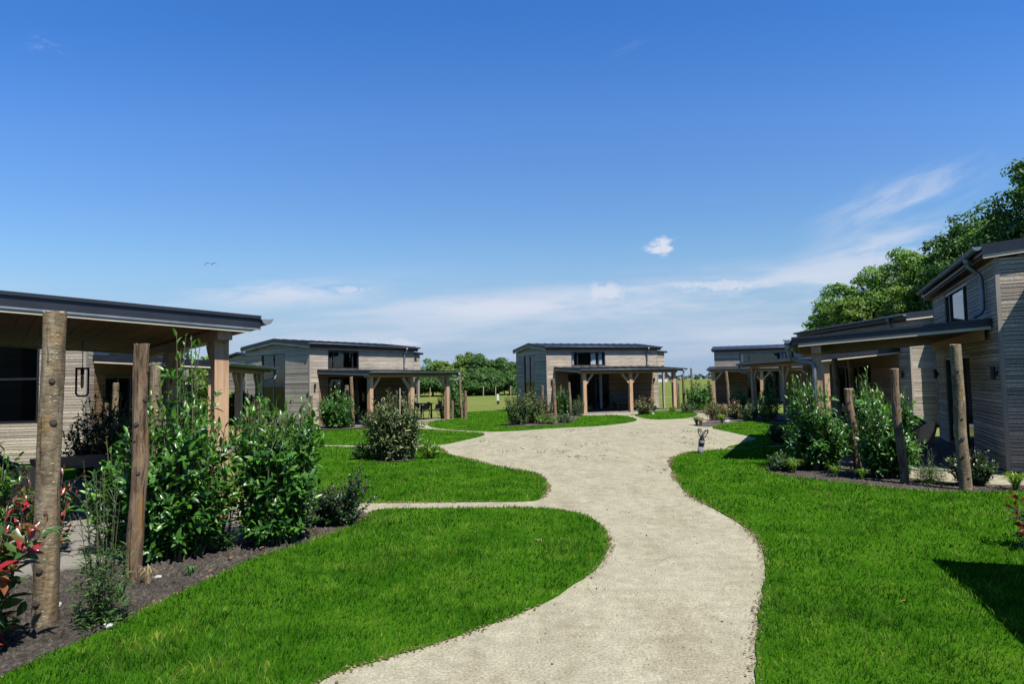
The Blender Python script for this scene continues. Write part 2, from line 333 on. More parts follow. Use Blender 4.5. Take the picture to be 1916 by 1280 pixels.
# ------------------------------------------------------------------ the ground
def area(name, pts, z, mat, label, lip=0.0):
    import bmesh
    bm = bmesh.new(); vs = [bm.verts.new((x, y, z)) for x, y in pts]
    f = bm.faces.new(vs); f.normal_update()
    if f.normal.z < 0: f.normal_flip()
    if lip:
        r_ = bmesh.ops.extrude_face_region(bm, geom=[f]); top = [v for v in r_['geom'] if isinstance(v, bmesh.types.BMVert)]
        for v in bm.verts:
            if v not in top: v.co.z = z-lip
    bmesh.ops.triangulate(bm, faces=[q for q in bm.faces if len(q.verts) > 4])
    bmesh.ops.recalc_face_normals(bm, faces=bm.faces) if lip else None
    me = bpy.data.meshes.new(name); bm.to_mesh(me); bm.free(); me.materials.append(MATS[mat])
    return tag(link(name, me), label, None, None, 'structure')
def smooth_poly(p_, n=2):
    for _ in range(n):
        q = []
        for i in range(len(p_)):
            a, b = p_[i], p_[(i+1) % len(p_)]
            q += [(a[0]*.75+b[0]*.25, a[1]*.75+b[1]*.25), (a[0]*.25+b[0]*.75, a[1]*.25+b[1]*.75)]
        p_ = q
    return p_
def jitter(p_, step=.10, amp=.007):
    out = []; rg = random.Random(3)
    for i in range(len(p_)):
        a, b = p_[i], p_[(i+1) % len(p_)]; n = max(1, int(math.dist(a, b)/step))
        out += [(a[0]+(b[0]-a[0])*k/n+rg.gauss(0, amp), a[1]+(b[1]-a[1])*k/n+rg.gauss(0, amp)) for k in range(n)]
    return out
S_ = 2500
m = MB(); m.add([(-S_, -S_, -.02), (S_, -S_, -.02), (S_, S_, -.02), (-S_, S_, -.02)], [(0, 1, 2, 3)])
tag(m.build('ground', 'meadow'), 'pale mown meadow reaching to the horizon', None, None, 'structure')
area('path', [(-2.9, -5), (2.6, -5), (2.7, 3), (3.3, 8), (3.5, 12.6), (5, 15.2), (7.9, 17.0), (11.2, 23.5), (10.2, 27.6), (9.5, 29), (9.9, 33), (9.6, 38), (8.2, 41.5), (5.9, 38.8), (5.4, 36.6), (2.4, 36),
              (2.0, 26.6), (0, 25.0), (-2.2, 26.2), (-3.0, 28.3), (-4.6, 30.2), (-5.4, 29.2), (-4.2, 26.5), (-3.2, 24.5), (-2.6, 19.7), (-5.8, 20.3), (-5.9, 19.5), (-2.9, 18.3), (-1.6, 13), (-1, 10.4),
              (-5.2, 10.7), (-5.5, 9.5), (-2.3, 9.2), (-1.6, 5.5), (-1.9, 3.6)], 0, 'gravel', 'pale shell gravel path widening into an open court')
POLY = dict(
A=[(-1.24,4.13),(-0.91,4.42),(-0.54,4.71),(-0.07,5.15),(0.31,5.62),(0.63,6.2),(0.86,6.73),(0.99,7.37),(1.05,7.88),(1.03,8.31),(0.94,8.94),(0.62,9.42),(0.12,9.59),(-0.48,9.62),(-1.22,9.66),(-1.95,9.73),(-1.97,9.2),(-2.05,8.45),(-2.39,7.66),(-2.6,7.32),(-2.77,6.71),(-2.86,6.04),(-2.97,5.62),(-2.98,5.09),(-3.08,4.75),(-3.15,4.43),(-3.3,3.6),(-3.4,2.2),(-2.4,2.2)],
B=[(-6.9,20.0),(-5.57,19.81),(-3.9,19.14),(-2.52,18.86),(-2.0,18.9),(-1.87,17.99),(-1.66,17.03),(-1.1,15.87),(-0.29,14.16),(0.39,13.23),(0.56,12.28),(0.56,11.47),(0.42,10.2),(0.16,10.06),(-0.5,10.10),(-1.28,10.16),(-2.05,10.21),(-3.2,10.4),(-4.3,10.9),(-4.9,13.6),(-6.3,17.5)],
C=[(-8.6,26.6),(-6.43,26.95),(-5.53,27.19),(-3.55,26.61),(-2.4,25.41),(-1.75,24.56),(-1.15,24.01),(-0.93,23.1),(-1.14,21.94),(-1.64,20.68),(-2.0,19.54),(-2.61,19.5),(-4.07,19.75),(-5.95,20.37),(-7.4,20.6)],
D=[(-3.45,27.52),(-2.22,25.64),(-1.17,24.53),(-0.4,24.19),(0.75,24.94),(1.98,25.73),(3.44,26.21),(4.77,27.99),(5.42,29.72),(5.53,32.41),(5.12,34.3),(4.0,34.1),(2.63,34.3),(1.39,36.27),(-0.35,42.17),(-2.96,41.85),(-2.96,34.0),(-3.93,31.63)],
E=[(5.83,33.85),(5.82,30.88),(6.17,29.45),(6.81,29.64),(7.71,30.17),(8.8,32.63),(9.25,34.67),(8.93,37.38),(8.1,38.0),(7.2,36.6)],
F=[(6.87,24.13),(6.94,22.91),(6.96,21.6),(6.96,20.34),(6.93,19.4),(6.34,18.67),(5.7,17.72),(5.2,17.1),(5.68,17.12),(6.52,17.5),(7.38,17.65),(8.6,17.6),(10.5,20.2),(11.2,23.6),(10.29,24.73),(9.78,25.97),(9.5,27.11),(8.9,26.96),(7.76,25.64)],
H=[(3.33,14.78),(3.6,15.46),(3.99,16.07),(4.36,16.43),(4.8,16.66),(5.51,16.86),(6.32,17.12),(7.9,17.2),(8.0,16.4),(6.6,15.8),(5.25,14.0),(4.62,12.66),(4.75,12.08),(5.05,11.71),(5.45,11.06),(5.93,10.4),(6.55,10.13),(7.38,10.02),(8.21,9.78),(8.5,7.3),(5.5,3.4),(4.5,1.5),(0.8,1.5),(0.94,2.93),(1.35,4.01),(1.52,4.47),(1.74,5.04),(2.06,5.79),(2.37,6.62),(2.56,7.24),(2.67,7.87),(2.68,8.46),(2.65,9.36),(2.58,10.22),(2.72,11.54),(3.04,13.38)],
K=[(-14,17.5),(-14,11.5),(-8.2,12.2),(-7.4,16.2),(-10.6,16.1)])
LAB = dict(A='close cut lawn beside the left planting bed in the foreground', B='rounded lawn between the two narrow paths left of the court', C='lawn with a pointed tip in front of the left middle cabin',
           D='lawn before the middle cabin reaching back to the meadow', E='small lens shaped lawn right of the middle cabin door', F='pointed lawn between the court and the right hand cabins',
           H='large lawn right of the path in the foreground', K='shaded lawn strip beside the second left cabin')
for k, q in POLY.items():
    POLY[k] = jitter(smooth_poly(q, 2)); area('lawn', POLY[k], .012, 'lawn_green', LAB[k], .022)
def inside(px, py, poly):
    P = np.array(poly); x1, y1 = P[:, 0], P[:, 1]; x2, y2 = np.roll(x1, -1), np.roll(y1, -1); c = np.zeros(len(px), bool)
    for a, b, c_, d in zip(x1, y1, x2, y2):
        if b == d: continue
        k = ((b > py) != (d > py)) & (px < (c_-a)*(py-b)/(d-b)+a); c ^= k
    return c
area('path', [(6.2, 13.2), (6.3, 11.2), (6.6, 10.4), (7.4, 9.9), (8.6, 9.6), (9.5, 10), (9.3, 12), (9.5, 15), (8, 16)], .002, 'gravel', 'strip of pale gravel at the foot of the nearest right cabin')
SOIL = dict(
bed_left=([(-1.93,9.6),(-1.97,8.6),(-2.3,7.5),(-2.6,6.9),(-2.8,5.8),(-2.95,4.8),(-3.2,3.4),(-3.4,2),(-6,2),(-5.5,4.6),(-4.6,6.2),(-4.1,7.6),(-3.2,8.9),(-2.9,9.55)], 'dark crumbly planting soil beside the left canopy'),
bed_island=([(-3.35,16.1),(-3.25,15.6),(-2.9,15.35),(-2.4,15.45),(-2.2,15.9),(-2.4,16.5),(-3.0,16.6)], 'round planting soil patch in the left lawn'),
bed_right=([(4.55,12.9),(4.7,12.0),(5.0,11.6),(5.4,11.0),(5.85,10.35),(6.5,10.05),(7.4,9.95),(8.6,9.6),(8.5,10.5),(7.2,10.75),(6.6,11.5),(6.2,13.2),(7.6,16.2),(6.6,15.9),(5.3,14.2)], 'planting soil under the laurels before the near right cabin'),
bed_court=([(6.5,25.0),(7.2,24.5),(8.9,26.8),(10.3,27.0),(11.4,24),(12.2,29),(10.9,36),(9.6,38.5),(9.1,36),(9.5,33),(8.0,28.0),(7.0,26.4)], 'planting soil between the court and the far right cabin'),
bed_mid=([(-.5,27.2),(.4,26.6),(1.6,27.0),(2.3,27.8),(3.0,32),(3.5,34.9),(1.2,36.2),(.2,32)], 'planting soil left of the middle cabin canopy'),
bed_far_left=([(-8.9,28.6),(-8,27),(-6.4,27.1),(-5.6,28.6),(-6.8,30)], 'planting soil along the left middle cabin'))
for k, (q, lb) in SOIL.items(): area('planting_bed', smooth_poly(q, 1), .026 if k in ('bed_island', 'bed_mid', 'bed_far_left') else .008, 'soil', lb)

# ------------------------------------------------------------------ grass: every blade is geometry, denser near the path's viewer end
def grass(polys):
    BX, BY, D_ = [], [], []
    for k, q in polys.items():
        P = np.array(q); x0, y0 = P.min(0); x1, y1 = P.max(0)
        dens_max = 2600
        n = int((x1-x0)*(y1-y0)*dens_max); n = min(n, 900000)
        x = rng.uniform(x0, x1, n); y = rng.uniform(y0, y1, n); d = np.hypot(x, y)
        dens = np.where(y > 1.5, 76000/np.maximum(d, 4)**2, 60)
        keep = rng.random(n) < dens/(n/((x1-x0)*(y1-y0)))
        # only where a lens near the path could see it
        keep &= np.abs(x) < y*.95+2.0
        y = y; x, y, d = x[keep], y[keep], d[keep]
        i_ = inside(x, y, q); BX.append(x[i_]); BY.append(y[i_]); D_.append(d[i_])
    x, y, d = map(np.concatenate, (BX, BY, D_)); n = len(x)
    if k:
        keep = ~inside(x, y, SOIL['bed_island'][0]) & ~inside(x, y, SOIL['bed_mid'][0]) & ~inside(x, y, SOIL['bed_far_left'][0]); x, y, d = x[keep], y[keep], d[keep]; n = len(x)
    patch = np.sin(x*1.9+np.sin(y*1.3)*1.5)*np.cos(y*1.6+np.sin(x*1.1)*1.7) + .6*np.sin(x*5.1+y*3.3)*np.sin(y*4.7-x*2.2)
    h = rng.uniform(.022, .062, n)*(1+.30*patch); wd = np.clip(.0014*d**.85, .0035, .035)*rng.uniform(.7, 1.2, n)
    a = rng.uniform(0, 2*np.pi, n); dx, dy = np.cos(a), np.sin(a)
    lean = rng.uniform(.3, 1.25, n)*h; la = rng.normal(.6, 1.4, n)+patch*.8; lx, ly = np.cos(la)*lean, np.sin(la)*lean
    z0 = np.full(n, .008)
    V = np.zeros((n, 5, 3))
    V[:, 0] = np.stack([x-dx*wd/2, y-dy*wd/2, z0], 1); V[:, 1] = np.stack([x+dx*wd/2, y+dy*wd/2, z0], 1)
    V[:, 2] = np.stack([x+dx*wd*.42+lx*.35, y+dy*wd*.42+ly*.35, z0+h*.6], 1); V[:, 3] = np.stack([x-dx*wd*.42+lx*.35, y-dy*wd*.42+ly*.35, z0+h*.6], 1)
    V[:, 4] = np.stack([x+lx, y+ly, z0+h*.98], 1)
    b = np.arange(n)[:, None]*5
    F = np.concatenate([b+np.array([[0, 1, 2]]), b+np.array([[0, 2, 3]]), b+np.array([[3, 2, 4]])], 1).reshape(-1, 3)
    t = np.where(rng.random(n) < .06, rng.uniform(.3, 1, n), 0)+np.clip(patch-.5, 0, .5)*.25; t = np.repeat(np.clip(t, 0, 1), 5)
    print('blades', n)
    return tag(npmesh('grass', V.reshape(-1, 3), F, 'grass_blade', None, t), 'bright green short grass covering the lawns', 'grass', None, 'stuff')
grass({k: POLY[k] for k in 'ABCDEFH'})

# crumbs of soil, small stones and dead leaves in the foreground bed
def crumbs(name, poly, n, r0_, r1_, mat, label, zb, seed):
    rg = np.random.default_rng(seed); P = np.array(poly); x0, y0 = P.min(0); x1, y1 = P.max(0)
    x = rg.uniform(x0, x1, n*3); y = rg.uniform(y0, y1, n*3); i_ = inside(x, y, poly); x, y = x[i_][:n], y[i_][:n]; n = len(x)
    oct_ = np.array([(1,0,0),(-1,0,0),(0,1,0),(0,-1,0),(0,0,1),(0,0,-.4)], float)
    rr = r0_*(r1_/r0_)**(rg.random(n)**2.2)
    V = oct_[None]*rr[:, None, None]*rg.uniform(.6, 1.3, (n, 6, 3)); V[:, :, 0] += x[:, None]; V[:, :, 1] += y[:, None]; V[:, :, 2] += zb
    f = np.array([(0,2,4),(2,1,4),(1,3,4),(3,0,4),(2,0,5),(1,2,5),(3,1,5),(0,3,5)])
    F = (np.arange(n)[:, None, None]*6+f[None]).reshape(-1, 3)
    return tag(npmesh(name, V.reshape(-1, 3), F, mat), label, name.replace('_', ' '), None, 'stuff')
BL = [(-1.98,9.3),(-2.1,8.3),(-2.42,7.5),(-2.66,7.1),(-2.8,6.5),(-2.9,5.9),(-2.99,5.4),(-3.05,4.9),(-3.2,4.4),(-3.35,3.4),(-5.6,3.4),(-4.8,6.0),(-4.1,7.6),(-3.2,8.8)]
crumbs('soil_clods', BL, 9000, .006, .048, 'soil', 'crumbly dark soil clods in the left foreground bed', .008, 1)
crumbs('soil_clods', SOIL['bed_right'][0], 1800, .010, .035, 'soil', 'crumbly dark soil clods in the right bed under the laurels', .008, 2)
GP = [(-1.5,2.5),(1.2,2.5),(2.3,7),(2.5,10.5),(3.2,14.5),(5,16.9),(6.6,19.4),(6.7,24),(5,27),(2,25.5),(-0.5,23.5),(-1.7,19),(-.9,16),(.6,13.5),(.8,11),(1.2,9.3),(1.2,7.5),(.4,5.4)]
crumbs('gravel_stones', GP, 20000, .003, .014, 'gravel', 'loose pale stones lying on the gravel path', .001, 3)
crumbs('gravel_litter', GP, 260, .004, .016, 'soil', 'scattered dark crumbs and twigs on the gravel court', .002, 4)
def edge_crumbs():
    rg = np.random.default_rng(21); X, Y = [], []
    for k in 'ABDH':
        P = POLY[k]
        for i in range(len(P)):
            a, b = P[i], P[(i+1) % len(P)]; d = math.dist(a, b); mid = math.hypot((a[0]+b[0])/2, (a[1]+b[1])/2)
            if mid > 24 or a[1] < 2.5: continue
            nn = rg.poisson(d*95*min(1, 8/mid)*(1+.9*math.sin(i*.31))); t = rg.random(nn); nx, ny = (b[1]-a[1])/(d+1e-6), -(b[0]-a[0])/(d+1e-6); off = rg.normal(0, .032, nn)
            X += list(a[0]+(b[0]-a[0])*t+nx*off); Y += list(a[1]+(b[1]-a[1])*t+ny*off)
    x, y = np.array(X), np.array(Y); n = len(x); o6 = np.array([(1,0,0),(-1,0,0),(0,1,0),(0,-1,0),(0,0,.8),(0,0,-.2)], float)
    rr = rg.uniform(.004, .013, n)*np.clip(np.hypot(x, y)/7, 1, 2.2); V = o6[None]*rr[:, None, None]*rg.uniform(.6, 1.4, (n, 6, 3)); V[:, :, 0] += x[:, None]; V[:, :, 1] += y[:, None]; V[:, :, 2] += .010
    f = np.array([(0,2,4),(2,1,4),(1,3,4),(3,0,4)]); F = (np.arange(n)[:, None, None]*6+f[None]).reshape(-1, 3)
    tag(npmesh('edge_soil', V.reshape(-1, 3), F, 'edge_earth'), 'brown soil crumbs along the cut edges of the lawns', 'soil', None, 'stuff')
edge_crumbs()
CL = np.random.default_rng(9); cl_ = []
for cx_, cy_ in ((-.9, 20.5), (.4, 21.8), (1.6, 15.8), (2.2, 19.0), (4.4, 22.5), (5.2, 20.2), (3.0, 13.2), (.9, 17.2), (4.8, 18.6), (6.0, 22.8), (2.3, 24.3), (-.2, 17.6)):
    for _ in range(40): cl_.append((cx_+CL.normal(0, .35), cy_+CL.normal(0, .30)))
q_ = np.array([c_ for c_ in cl_ if inside(np.array([c_[0]]), np.array([c_[1]]), GP)[0]]); n_ = len(q_)
oct2 = np.array([(1,0,0),(-1,0,0),(0,1,0),(0,-1,0),(0,0,.6),(0,0,0)], float)
rr_ = CL.uniform(.008, .03, n_); V_ = oct2[None]*rr_[:, None, None]*CL.uniform(.5, 1.5, (n_, 6, 3)); V_[:, :, 0] += q_[:, 0:1]; V_[:, :, 1] += q_[:, 1:2]; V_[:, :, 2] += .002
f_ = np.array([(0,2,4),(2,1,4),(1,3,4),(3,0,4)]); F_ = (np.arange(n_)[:, None, None]*6+f_[None]).reshape(-1, 3)
tag(npmesh('court_weeds', V_.reshape(-1, 3), F_, 'weed_leaf'), 'sparse low weeds and litter scattered on the gravel court', 'weeds', None, 'stuff')
for i, (x, y, s_, lb) in enumerate([(-3.01, 5.12, .035, 'small white stone at the lawn edge beside the tall weed'), (-3.22, 5.42, .028, 'small white stone in the soil behind the tall weed'), (-3.72, 5.62, .045, 'pale flat stone behind the weed and the mottled post'),
                                   (-3.3, 6.4, .03, 'small white stone in the soil right of the rough brown post'), (-7.75, 27.2, .10, 'white stone under the laurel at the left middle cabin'), (8.3, 26.6, .12, 'white stone in the bed below the red tipped shrub'), (6.9, 33.9, .09, 'white stone beside the red tipped shrub at the middle cabin')]):
    import bmesh
    bm = bmesh.new(); bmesh.ops.create_icosphere(bm, subdivisions=2, radius=s_)
    for v in bm.verts: v.co = Vector((v.co.x*random.uniform(.95, 1.3), v.co.y*random.uniform(.75, 1.0), v.co.z*random.uniform(.5, .65)))
    me = bpy.data.meshes.new('stone'); bm.to_mesh(me); bm.free(); me.materials.append(MATS['stone_white'])
    o = link('stone', me); o.location = (x, y, s_*.35+.01); o.rotation_euler = (0, 0, i*1.3); tag(o, lb, 'stone', 'pale stones in the beds')

# ------------------------------------------------------------------ cabins
def rows_minus(z0, z1, x0, x1, holes):
    """intervals of [x0,x1] at heights z0..z1 that no hole covers"""
    iv = [(x0, x1)]
    for hx0, hx1, hz0, hz1 in holes:
        if hz1 <= z0+.004 or hz0 >= z1-.004: continue
        nv_ = []
        for a, b in iv:
            if hx1 <= a or hx0 >= b: nv_.append((a, b)); continue
            if hx0 > a: nv_.append((a, hx0))
            if hx1 < b: nv_.append((hx1, b))
        iv = nv_
    return iv
HT = [.068, .045, .090, .068, .055, .082]
def clad(mb, axis, at, out, x0, x1, zb, ztop, holes, seed):
    """boards on one wall; axis 'x': wall runs along x at y=at facing out(+-1). ztop(x) is the wall top"""
    rg = random.Random(seed); z = zb; i = rg.randrange(6)
    while True:
        h_ = HT[i % 6]; i += 1; z1 = z+h_-.011
        # x-range where the wall reaches above z1
        xs = [x0+(x1-x0)*k/60 for k in range(61)]; ok = [x for x in xs if ztop(x) >= z1]
        if not ok: break
        a_, b_ = min(ok), max(ok)
        for a, b in rows_minus(z, z1, a_, b_, holes):
            if b-a < .03: continue
            # butt joints
            cuts = [a]; 
            while b-cuts[-1] > 4.2: cuts.append(cuts[-1]+rg.uniform(2.2, 3.9))
            cuts.append(b)
            for c0_, c1_ in zip(cuts, cuts[1:]):
                t = .022+rg.uniform(-.003, .005); c1e = c1_-(.002 if c1_ != b else 0)
                y0, y1 = (at, at+out*t)
                if axis == 'x': mb.box(c0_, c1e, y0, y1, z, z1)
                else: mb.box(y0, y1, c0_, c1e, z, z1)
        z += h_
def backing(mb, axis, at, out, x0, x1, zb, ztop, holes):
    zs = sorted({zb, *[h[2] for h in holes], *[h[3] for h in holes], min(ztop(x0), ztop(x1))})
    zs = [z for z in zs if zb <= z <= min(ztop(x0), ztop(x1))]
    for a, b in zip(zs, zs[1:]):
        for c0_, c1_ in rows_minus(a, b, x0, x1, holes):
            y0, y1 = at, at-out*.12
            if axis == 'x': mb.box(c0_, c1_, y0, y1, a, b)
            else: mb.box(y0, y1, c0_, c1_, a, b)
    zt = zs[-1]; xm = (x0+x1)/2
    if ztop(xm) > zt+.01:
        y0, y1 = at, at-out*.12; t3 = [(x0, zt), (x1, zt), (xm, ztop(xm))]
        vs = [(x, y0, z) if axis == 'x' else (y0, x, z) for x, z in t3]+[(x, y1, z) if axis == 'x' else (y1, x, z) for x, z in t3]
        mb.add(vs, [(0, 1, 2), (5, 4, 3), (0, 3, 4, 1), (1, 4, 5, 2), (2, 5, 3, 0)])
def window(root, m_, axis, at, out, x0, x1, z0, z1, verts=(), horiz=(), name='window', fr=.06, bars=.05):
    mb = MB(m_)
    def bx(a, b, c, d, dep0=-.06, dep1=.012):
        y0, y1 = at+out*dep0, at+out*dep1
        if axis == 'x': mb.box(a, b, y0, y1, c, d)
        else: mb.box(y0, y1, a, b, c, d)
    bx(x0, x0+fr, z0, z1); bx(x1-fr, x1, z0, z1); bx(x0+fr, x1-fr, z0, z0+fr); bx(x0+fr, x1-fr, z1-fr, z1)
    vs = sorted(verts)
    for v in vs: bx(v-bars/2, v+bars/2, z0+fr, z1-fr, -.055, .006)
    edges = [x0+fr]+[q for v in vs for q in (v-bars/2, v+bars/2)]+[x1-fr]
    for h_ in horiz:
        for a, b in zip(edges[::2], edges[1::2]): bx(a, b, h_-bars/2, h_+bars/2, -.055, .004)
    o = mb.build(name, 'frame_black', root)
    gm = MB(m_); hs_ = sorted(horiz); he = [z0+fr]+[q for v in hs_ for q in (v-bars/2, v+bars/2)]+[z1-fr]
    for a, b in zip(edges[::2], edges[1::2]):
        for c_, d in zip(he[::2], he[1::2]):
            y = at-out*.03
            if axis == 'x': gm.add([(a, y, c_), (b, y, c_), (b, y, d), (a, y, d)], [(0, 1, 2, 3)])
            else: gm.add([(y, a, c_), (y, b, c_), (y, b, d), (y, a, d)], [(0, 1, 2, 3)])
    gm.build('pane', 'glass', o); return o
def curtain(root, m_, x0, x1, z0, z1, y, amp=.035):
    mb = MB(m_); n = max(8, int((x1-x0)/.03)); vs = []
    for i in range(n+1):
        x = x0+(x1-x0)*i/n; yy = y+amp*math.sin(i*1.25)+.01*math.sin(i*.7)
        vs += [(x, yy, z0), (x, yy, z1)]
    mb.add(vs, [(2*i, 2*i+2, 2*i+3, 2*i+1) for i in range(n)]); return mb.build('curtain', 'curtain_cloth', root, True)
def halfpipe(mb, x0, x1, y, z, r_, seg=10):
    """a half round gutter along x, open to the sky, 4 mm sheet, closed ends"""
    vs = []; 
    for x in (x0, x1):
        for rr in (r_, r_-.004):
            for k in range(seg+1):
                a = math.pi+math.pi*k/seg; vs.append((x, y+rr*math.cos(a), z+rr*math.sin(a)))
    n = seg+1; fs = []
    for k in range(seg):
        fs += [(k, k+1, 2*n+k+1, 2*n+k), (n+k, 3*n+k, 3*n+k+1, n+k+1)]
    fs += [tuple(range(n)), tuple(2*n+k for k in range(n))[::-1]]
    mb.add(vs, fs); mb.tube([(x0, y-r_, z), (x1, y-r_, z)], .011, 6)
def bend(pts, n=6):   # rounded polyline
    P = [Vector(q) for q in pts]; out = [P[0]]
    for i in range(1, len(P)-1):
        a, b, c = P[i-1], P[i], P[i+1]; d1 = min(.09, (b-a).length*.45); d2 = min(.09, (c-b).length*.45)
        s_, e = b+(a-b).normalized()*d1, b+(c-b).normalized()*d2
        for k in range(n+1):
            t = k/n; out.append(s_*(1-t)**2+b*2*t*(1-t)+e*t*t)
    return [tuple(q) for q in out]+[tuple(P[-1])]

def cabin(x, y, th, m_, q, label, group='grey timber holiday cabins round the court'):
    root = empty('cabin', (x, y, 0), R(th)); tag(root, label, 'cabin', group)
    Lx, D = q['L'], q['D']; He, Hr, oe, ov = q['He'], q['Hr'], q['oe'], q['ov']
    c0, c1, cd, hg, hw, pd, hb = q['c0'], q['c1'], q['cd'], q['hg'], q['hw'], q['pd'], q['hb']
    wt = He-.16; wr = Hr-.18                       # wall tops under eave and ridge
    fl = lambda v: wt
    gb = lambda v: wt+(wr-wt)*(1-abs(2*v/D-1))
    wz0, wz1 = hw+.06, wt-.14
    win = (q.get('wx0', 1.45), q.get('wx1', 3.75), wz0, wz1)
    door = (q.get('dx0', 1.5), q.get('dx1', 3.9), .06, min(2.14, hw-.3))
    gwin = q.get('gwin', (D*.36, D*.74, .55, wt-.22))
    # walls: boards over a dark backing
    cl = MB(m_); sd = int(abs(x)*100)
    cl.cur = 1
    backing(cl, 'x', 0, -1, .12, Lx-.12, 0, fl, [win, door]); backing(cl, 'x', D, 1, .12, Lx-.12, 0, fl, [])
    backing(cl, 'y', 0, -1, 0, D, 0, gb, [gwin]); backing(cl, 'y', Lx, 1, 0, D, 0, gb, [])
    cl.cur = 0
    fresh = q.get('fresh', True); clad(cl, 'x', 0, -1, .03, Lx-.03, .06, fl, [win, door]+([(c0+.1, min(c1, Lx-.03), 0, hw-.14)] if fresh else []), sd)
    cl.cur = 2
    if fresh: clad(cl, 'x', 0, -1, c0+.1, min(c1, Lx-.03)-.002, .06, lambda v: hw-.14, [door], sd)
    cl.cur = 0     # boards sheltered by the canopy have kept their brown
    clad(cl, 'x', D, 1, .03, Lx-.03, .06, fl, [], sd+1)
    clad(cl, 'y', 0, -1, .03, D-.03, .06, gb, [gwin], sd+2); clad(cl, 'y', Lx, 1, .03, D-.03, .06, gb, [], sd+3)
    cl.build('wall', ['larch_grey', 'backing', 'larch_fresh'], root)
    for cx, sx in ((0, -1), (Lx, 1)):
        for cy, sy in ((0, -1), (D, 1)):
            ct = MB(m_); ct.box(cx+sx*.034, cx-sx*.03, cy+sy*.034, cy-sy*.03, .04, wt); ct.build('corner_trim', 'trim_grey', root)
    f_ = MB(m_); f_.box(.13, Lx-.13, .13, D-.13, .01, .05); f_.build('floor', 'floor_dark', root)
    # roof: two shallow slopes of dark sheet metal with standing seams
    rf = MB(m_)
    def slope(xa, xb, ya, za, yb, zb_, th_=.15):
        rf.hexa([(xa, ya, za-th_), (xb, ya, za-th_), (xb, yb, zb_-th_), (xa, yb, zb_-th_), (xa, ya, za), (xb, ya, za), (xb, yb, zb_), (xa, yb, zb_)])
    slope(-ov, Lx+ov, -oe, He, D/2, Hr); slope(-ov, Lx+ov, D/2+.001, Hr, D+oe, He)
    k = -ov+.04
    while k < Lx+ov:
        rf.bar((k, -oe, He+.012), (k, D/2, Hr+.012), .02, .03); rf.bar((k, D/2, Hr+.012), (k, D+oe, He+.012), .02, .03); k += .52
    ro = rf.build('roof', 'anthracite', root)
    for vx in (-ov+.02, Lx+ov-.06):
        vt = MB(m_)
        for (ya, za, yb, zb_) in ((-oe+.02, He-.152, D/2-.002, Hr-.152), (D/2+.002, Hr-.152, D+oe-.02, He-.152)):
            vt.hexa([(vx, ya, za-.07), (vx+.04, ya, za-.07), (vx+.04, yb, zb_-.07), (vx, yb, zb_-.07), (vx, ya, za), (vx+.04, ya, za), (vx+.04, yb, zb_), (vx, yb, zb_)])
        vt.build('verge_board', 'fascia_pale', ro)
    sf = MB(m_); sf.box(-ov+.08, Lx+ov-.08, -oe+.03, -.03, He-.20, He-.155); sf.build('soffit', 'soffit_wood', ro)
    gt = MB(m_); gr_ = .065; halfpipe(gt, -ov-.03, Lx+ov+.03, -oe-gr_-.004, He-.02, gr_); gt.build('gutter', 'zinc', root, True)
    dpx = q.get('dpx', Lx-.75); zc = hw+.07
    dp = MB(m_); dp.tube(bend([(dpx, -oe-gr_, He-.08), (dpx, -oe-gr_, He-.22), (dpx, -.09, He-.42), (dpx, -.09, zc+.10), (dpx-.0, -.24, zc)]), .042, 12)
    dp.tube([(dpx, -oe-gr_, He-.07), (dpx, -oe-gr_, He-.20)], [.072, .044], 12); dp.build('downpipe', 'zinc', root, True)
    # windows, door, curtains
    a, b = win[0], win[1]
    window(root, m_, 'x', 0, -1, *win, verts=(a+(b-a)*.18, b-(b-a)*.20))
    window(root, m_, 'y', 0, -1, *gwin, verts=((gwin[0]+gwin[1])/2,), horiz=((gwin[2]+gwin[3])/2-.1,))
    da, db = door[0], door[1]
    d_ = window(root, m_, 'x', 0, -1, *door, verts=(da+(db-da)/3, da+2*(db-da)/3), name='glass_door', fr=.07, bars=.08)
    hd = MB(m_); hd.box(da+(db-da)/3+.05, da+(db-da)/3+.07, -.065, -.045, .95, 1.15); hd.box(da+(db-da)/3+.05, da+(db-da)/3+.07, -.045, -.01, 1.0, 1.02); hd.build('door_handle', 'zinc', d_)
    if q.get('curtains'):
        curtain(root, m_, a+.08, a+.24, wz0+.05, wz1-.05, .16); curtain(root, m_, b-.85, b-.5, wz0+.05, wz1-.05, .16); curtain(root, m_, b-.34, b-.12, wz0+.05, wz1-.05, .16)
        curtain(root, m_, da+.9, da+1.12, .1, door[3]-.06, .2); curtain(root, m_, db-.55, db-.38, .1, door[3]-.06, .2)
    # the rear wing
    if q.get('wing', True):
        wx0_, wx1_, wy0, wy1, wh, wrg = q.get('wbox', (.7, Lx+.85, D+.02, D+3.2, He-.42, Hr-.42)); wm = MB(m_)
        ff = lambda v: wh-.1
        gg = lambda v: wh-.1+(wrg-wh)*(1-abs(2*(v-wy0)/(wy1-wy0)-1))
        wm.cur = 1; wm.box(wx0_, wx1_, wy0, wy1, 0, wh-.1); wm.cur = 0
        clad(wm, 'x', wy0, -1, wx0_, wx1_, .06, ff, [] if wx1_ < Lx+.1 or wy0 < D else [(wx0_-1, Lx+.03, 0, 9)], sd+5)
        clad(wm, 'y', wx0_, -1, wy0, wy1, .06, gg, [], sd+6); clad(wm, 'y', wx1_, 1, wy0, wy1, .06, gg, [], sd+7)
        wo_ = wm.build('rear_wing', ['larch_grey', 'backing'], root)
        w2 = MB(m_); o2 = .16; my = (wy0+wy1)/2
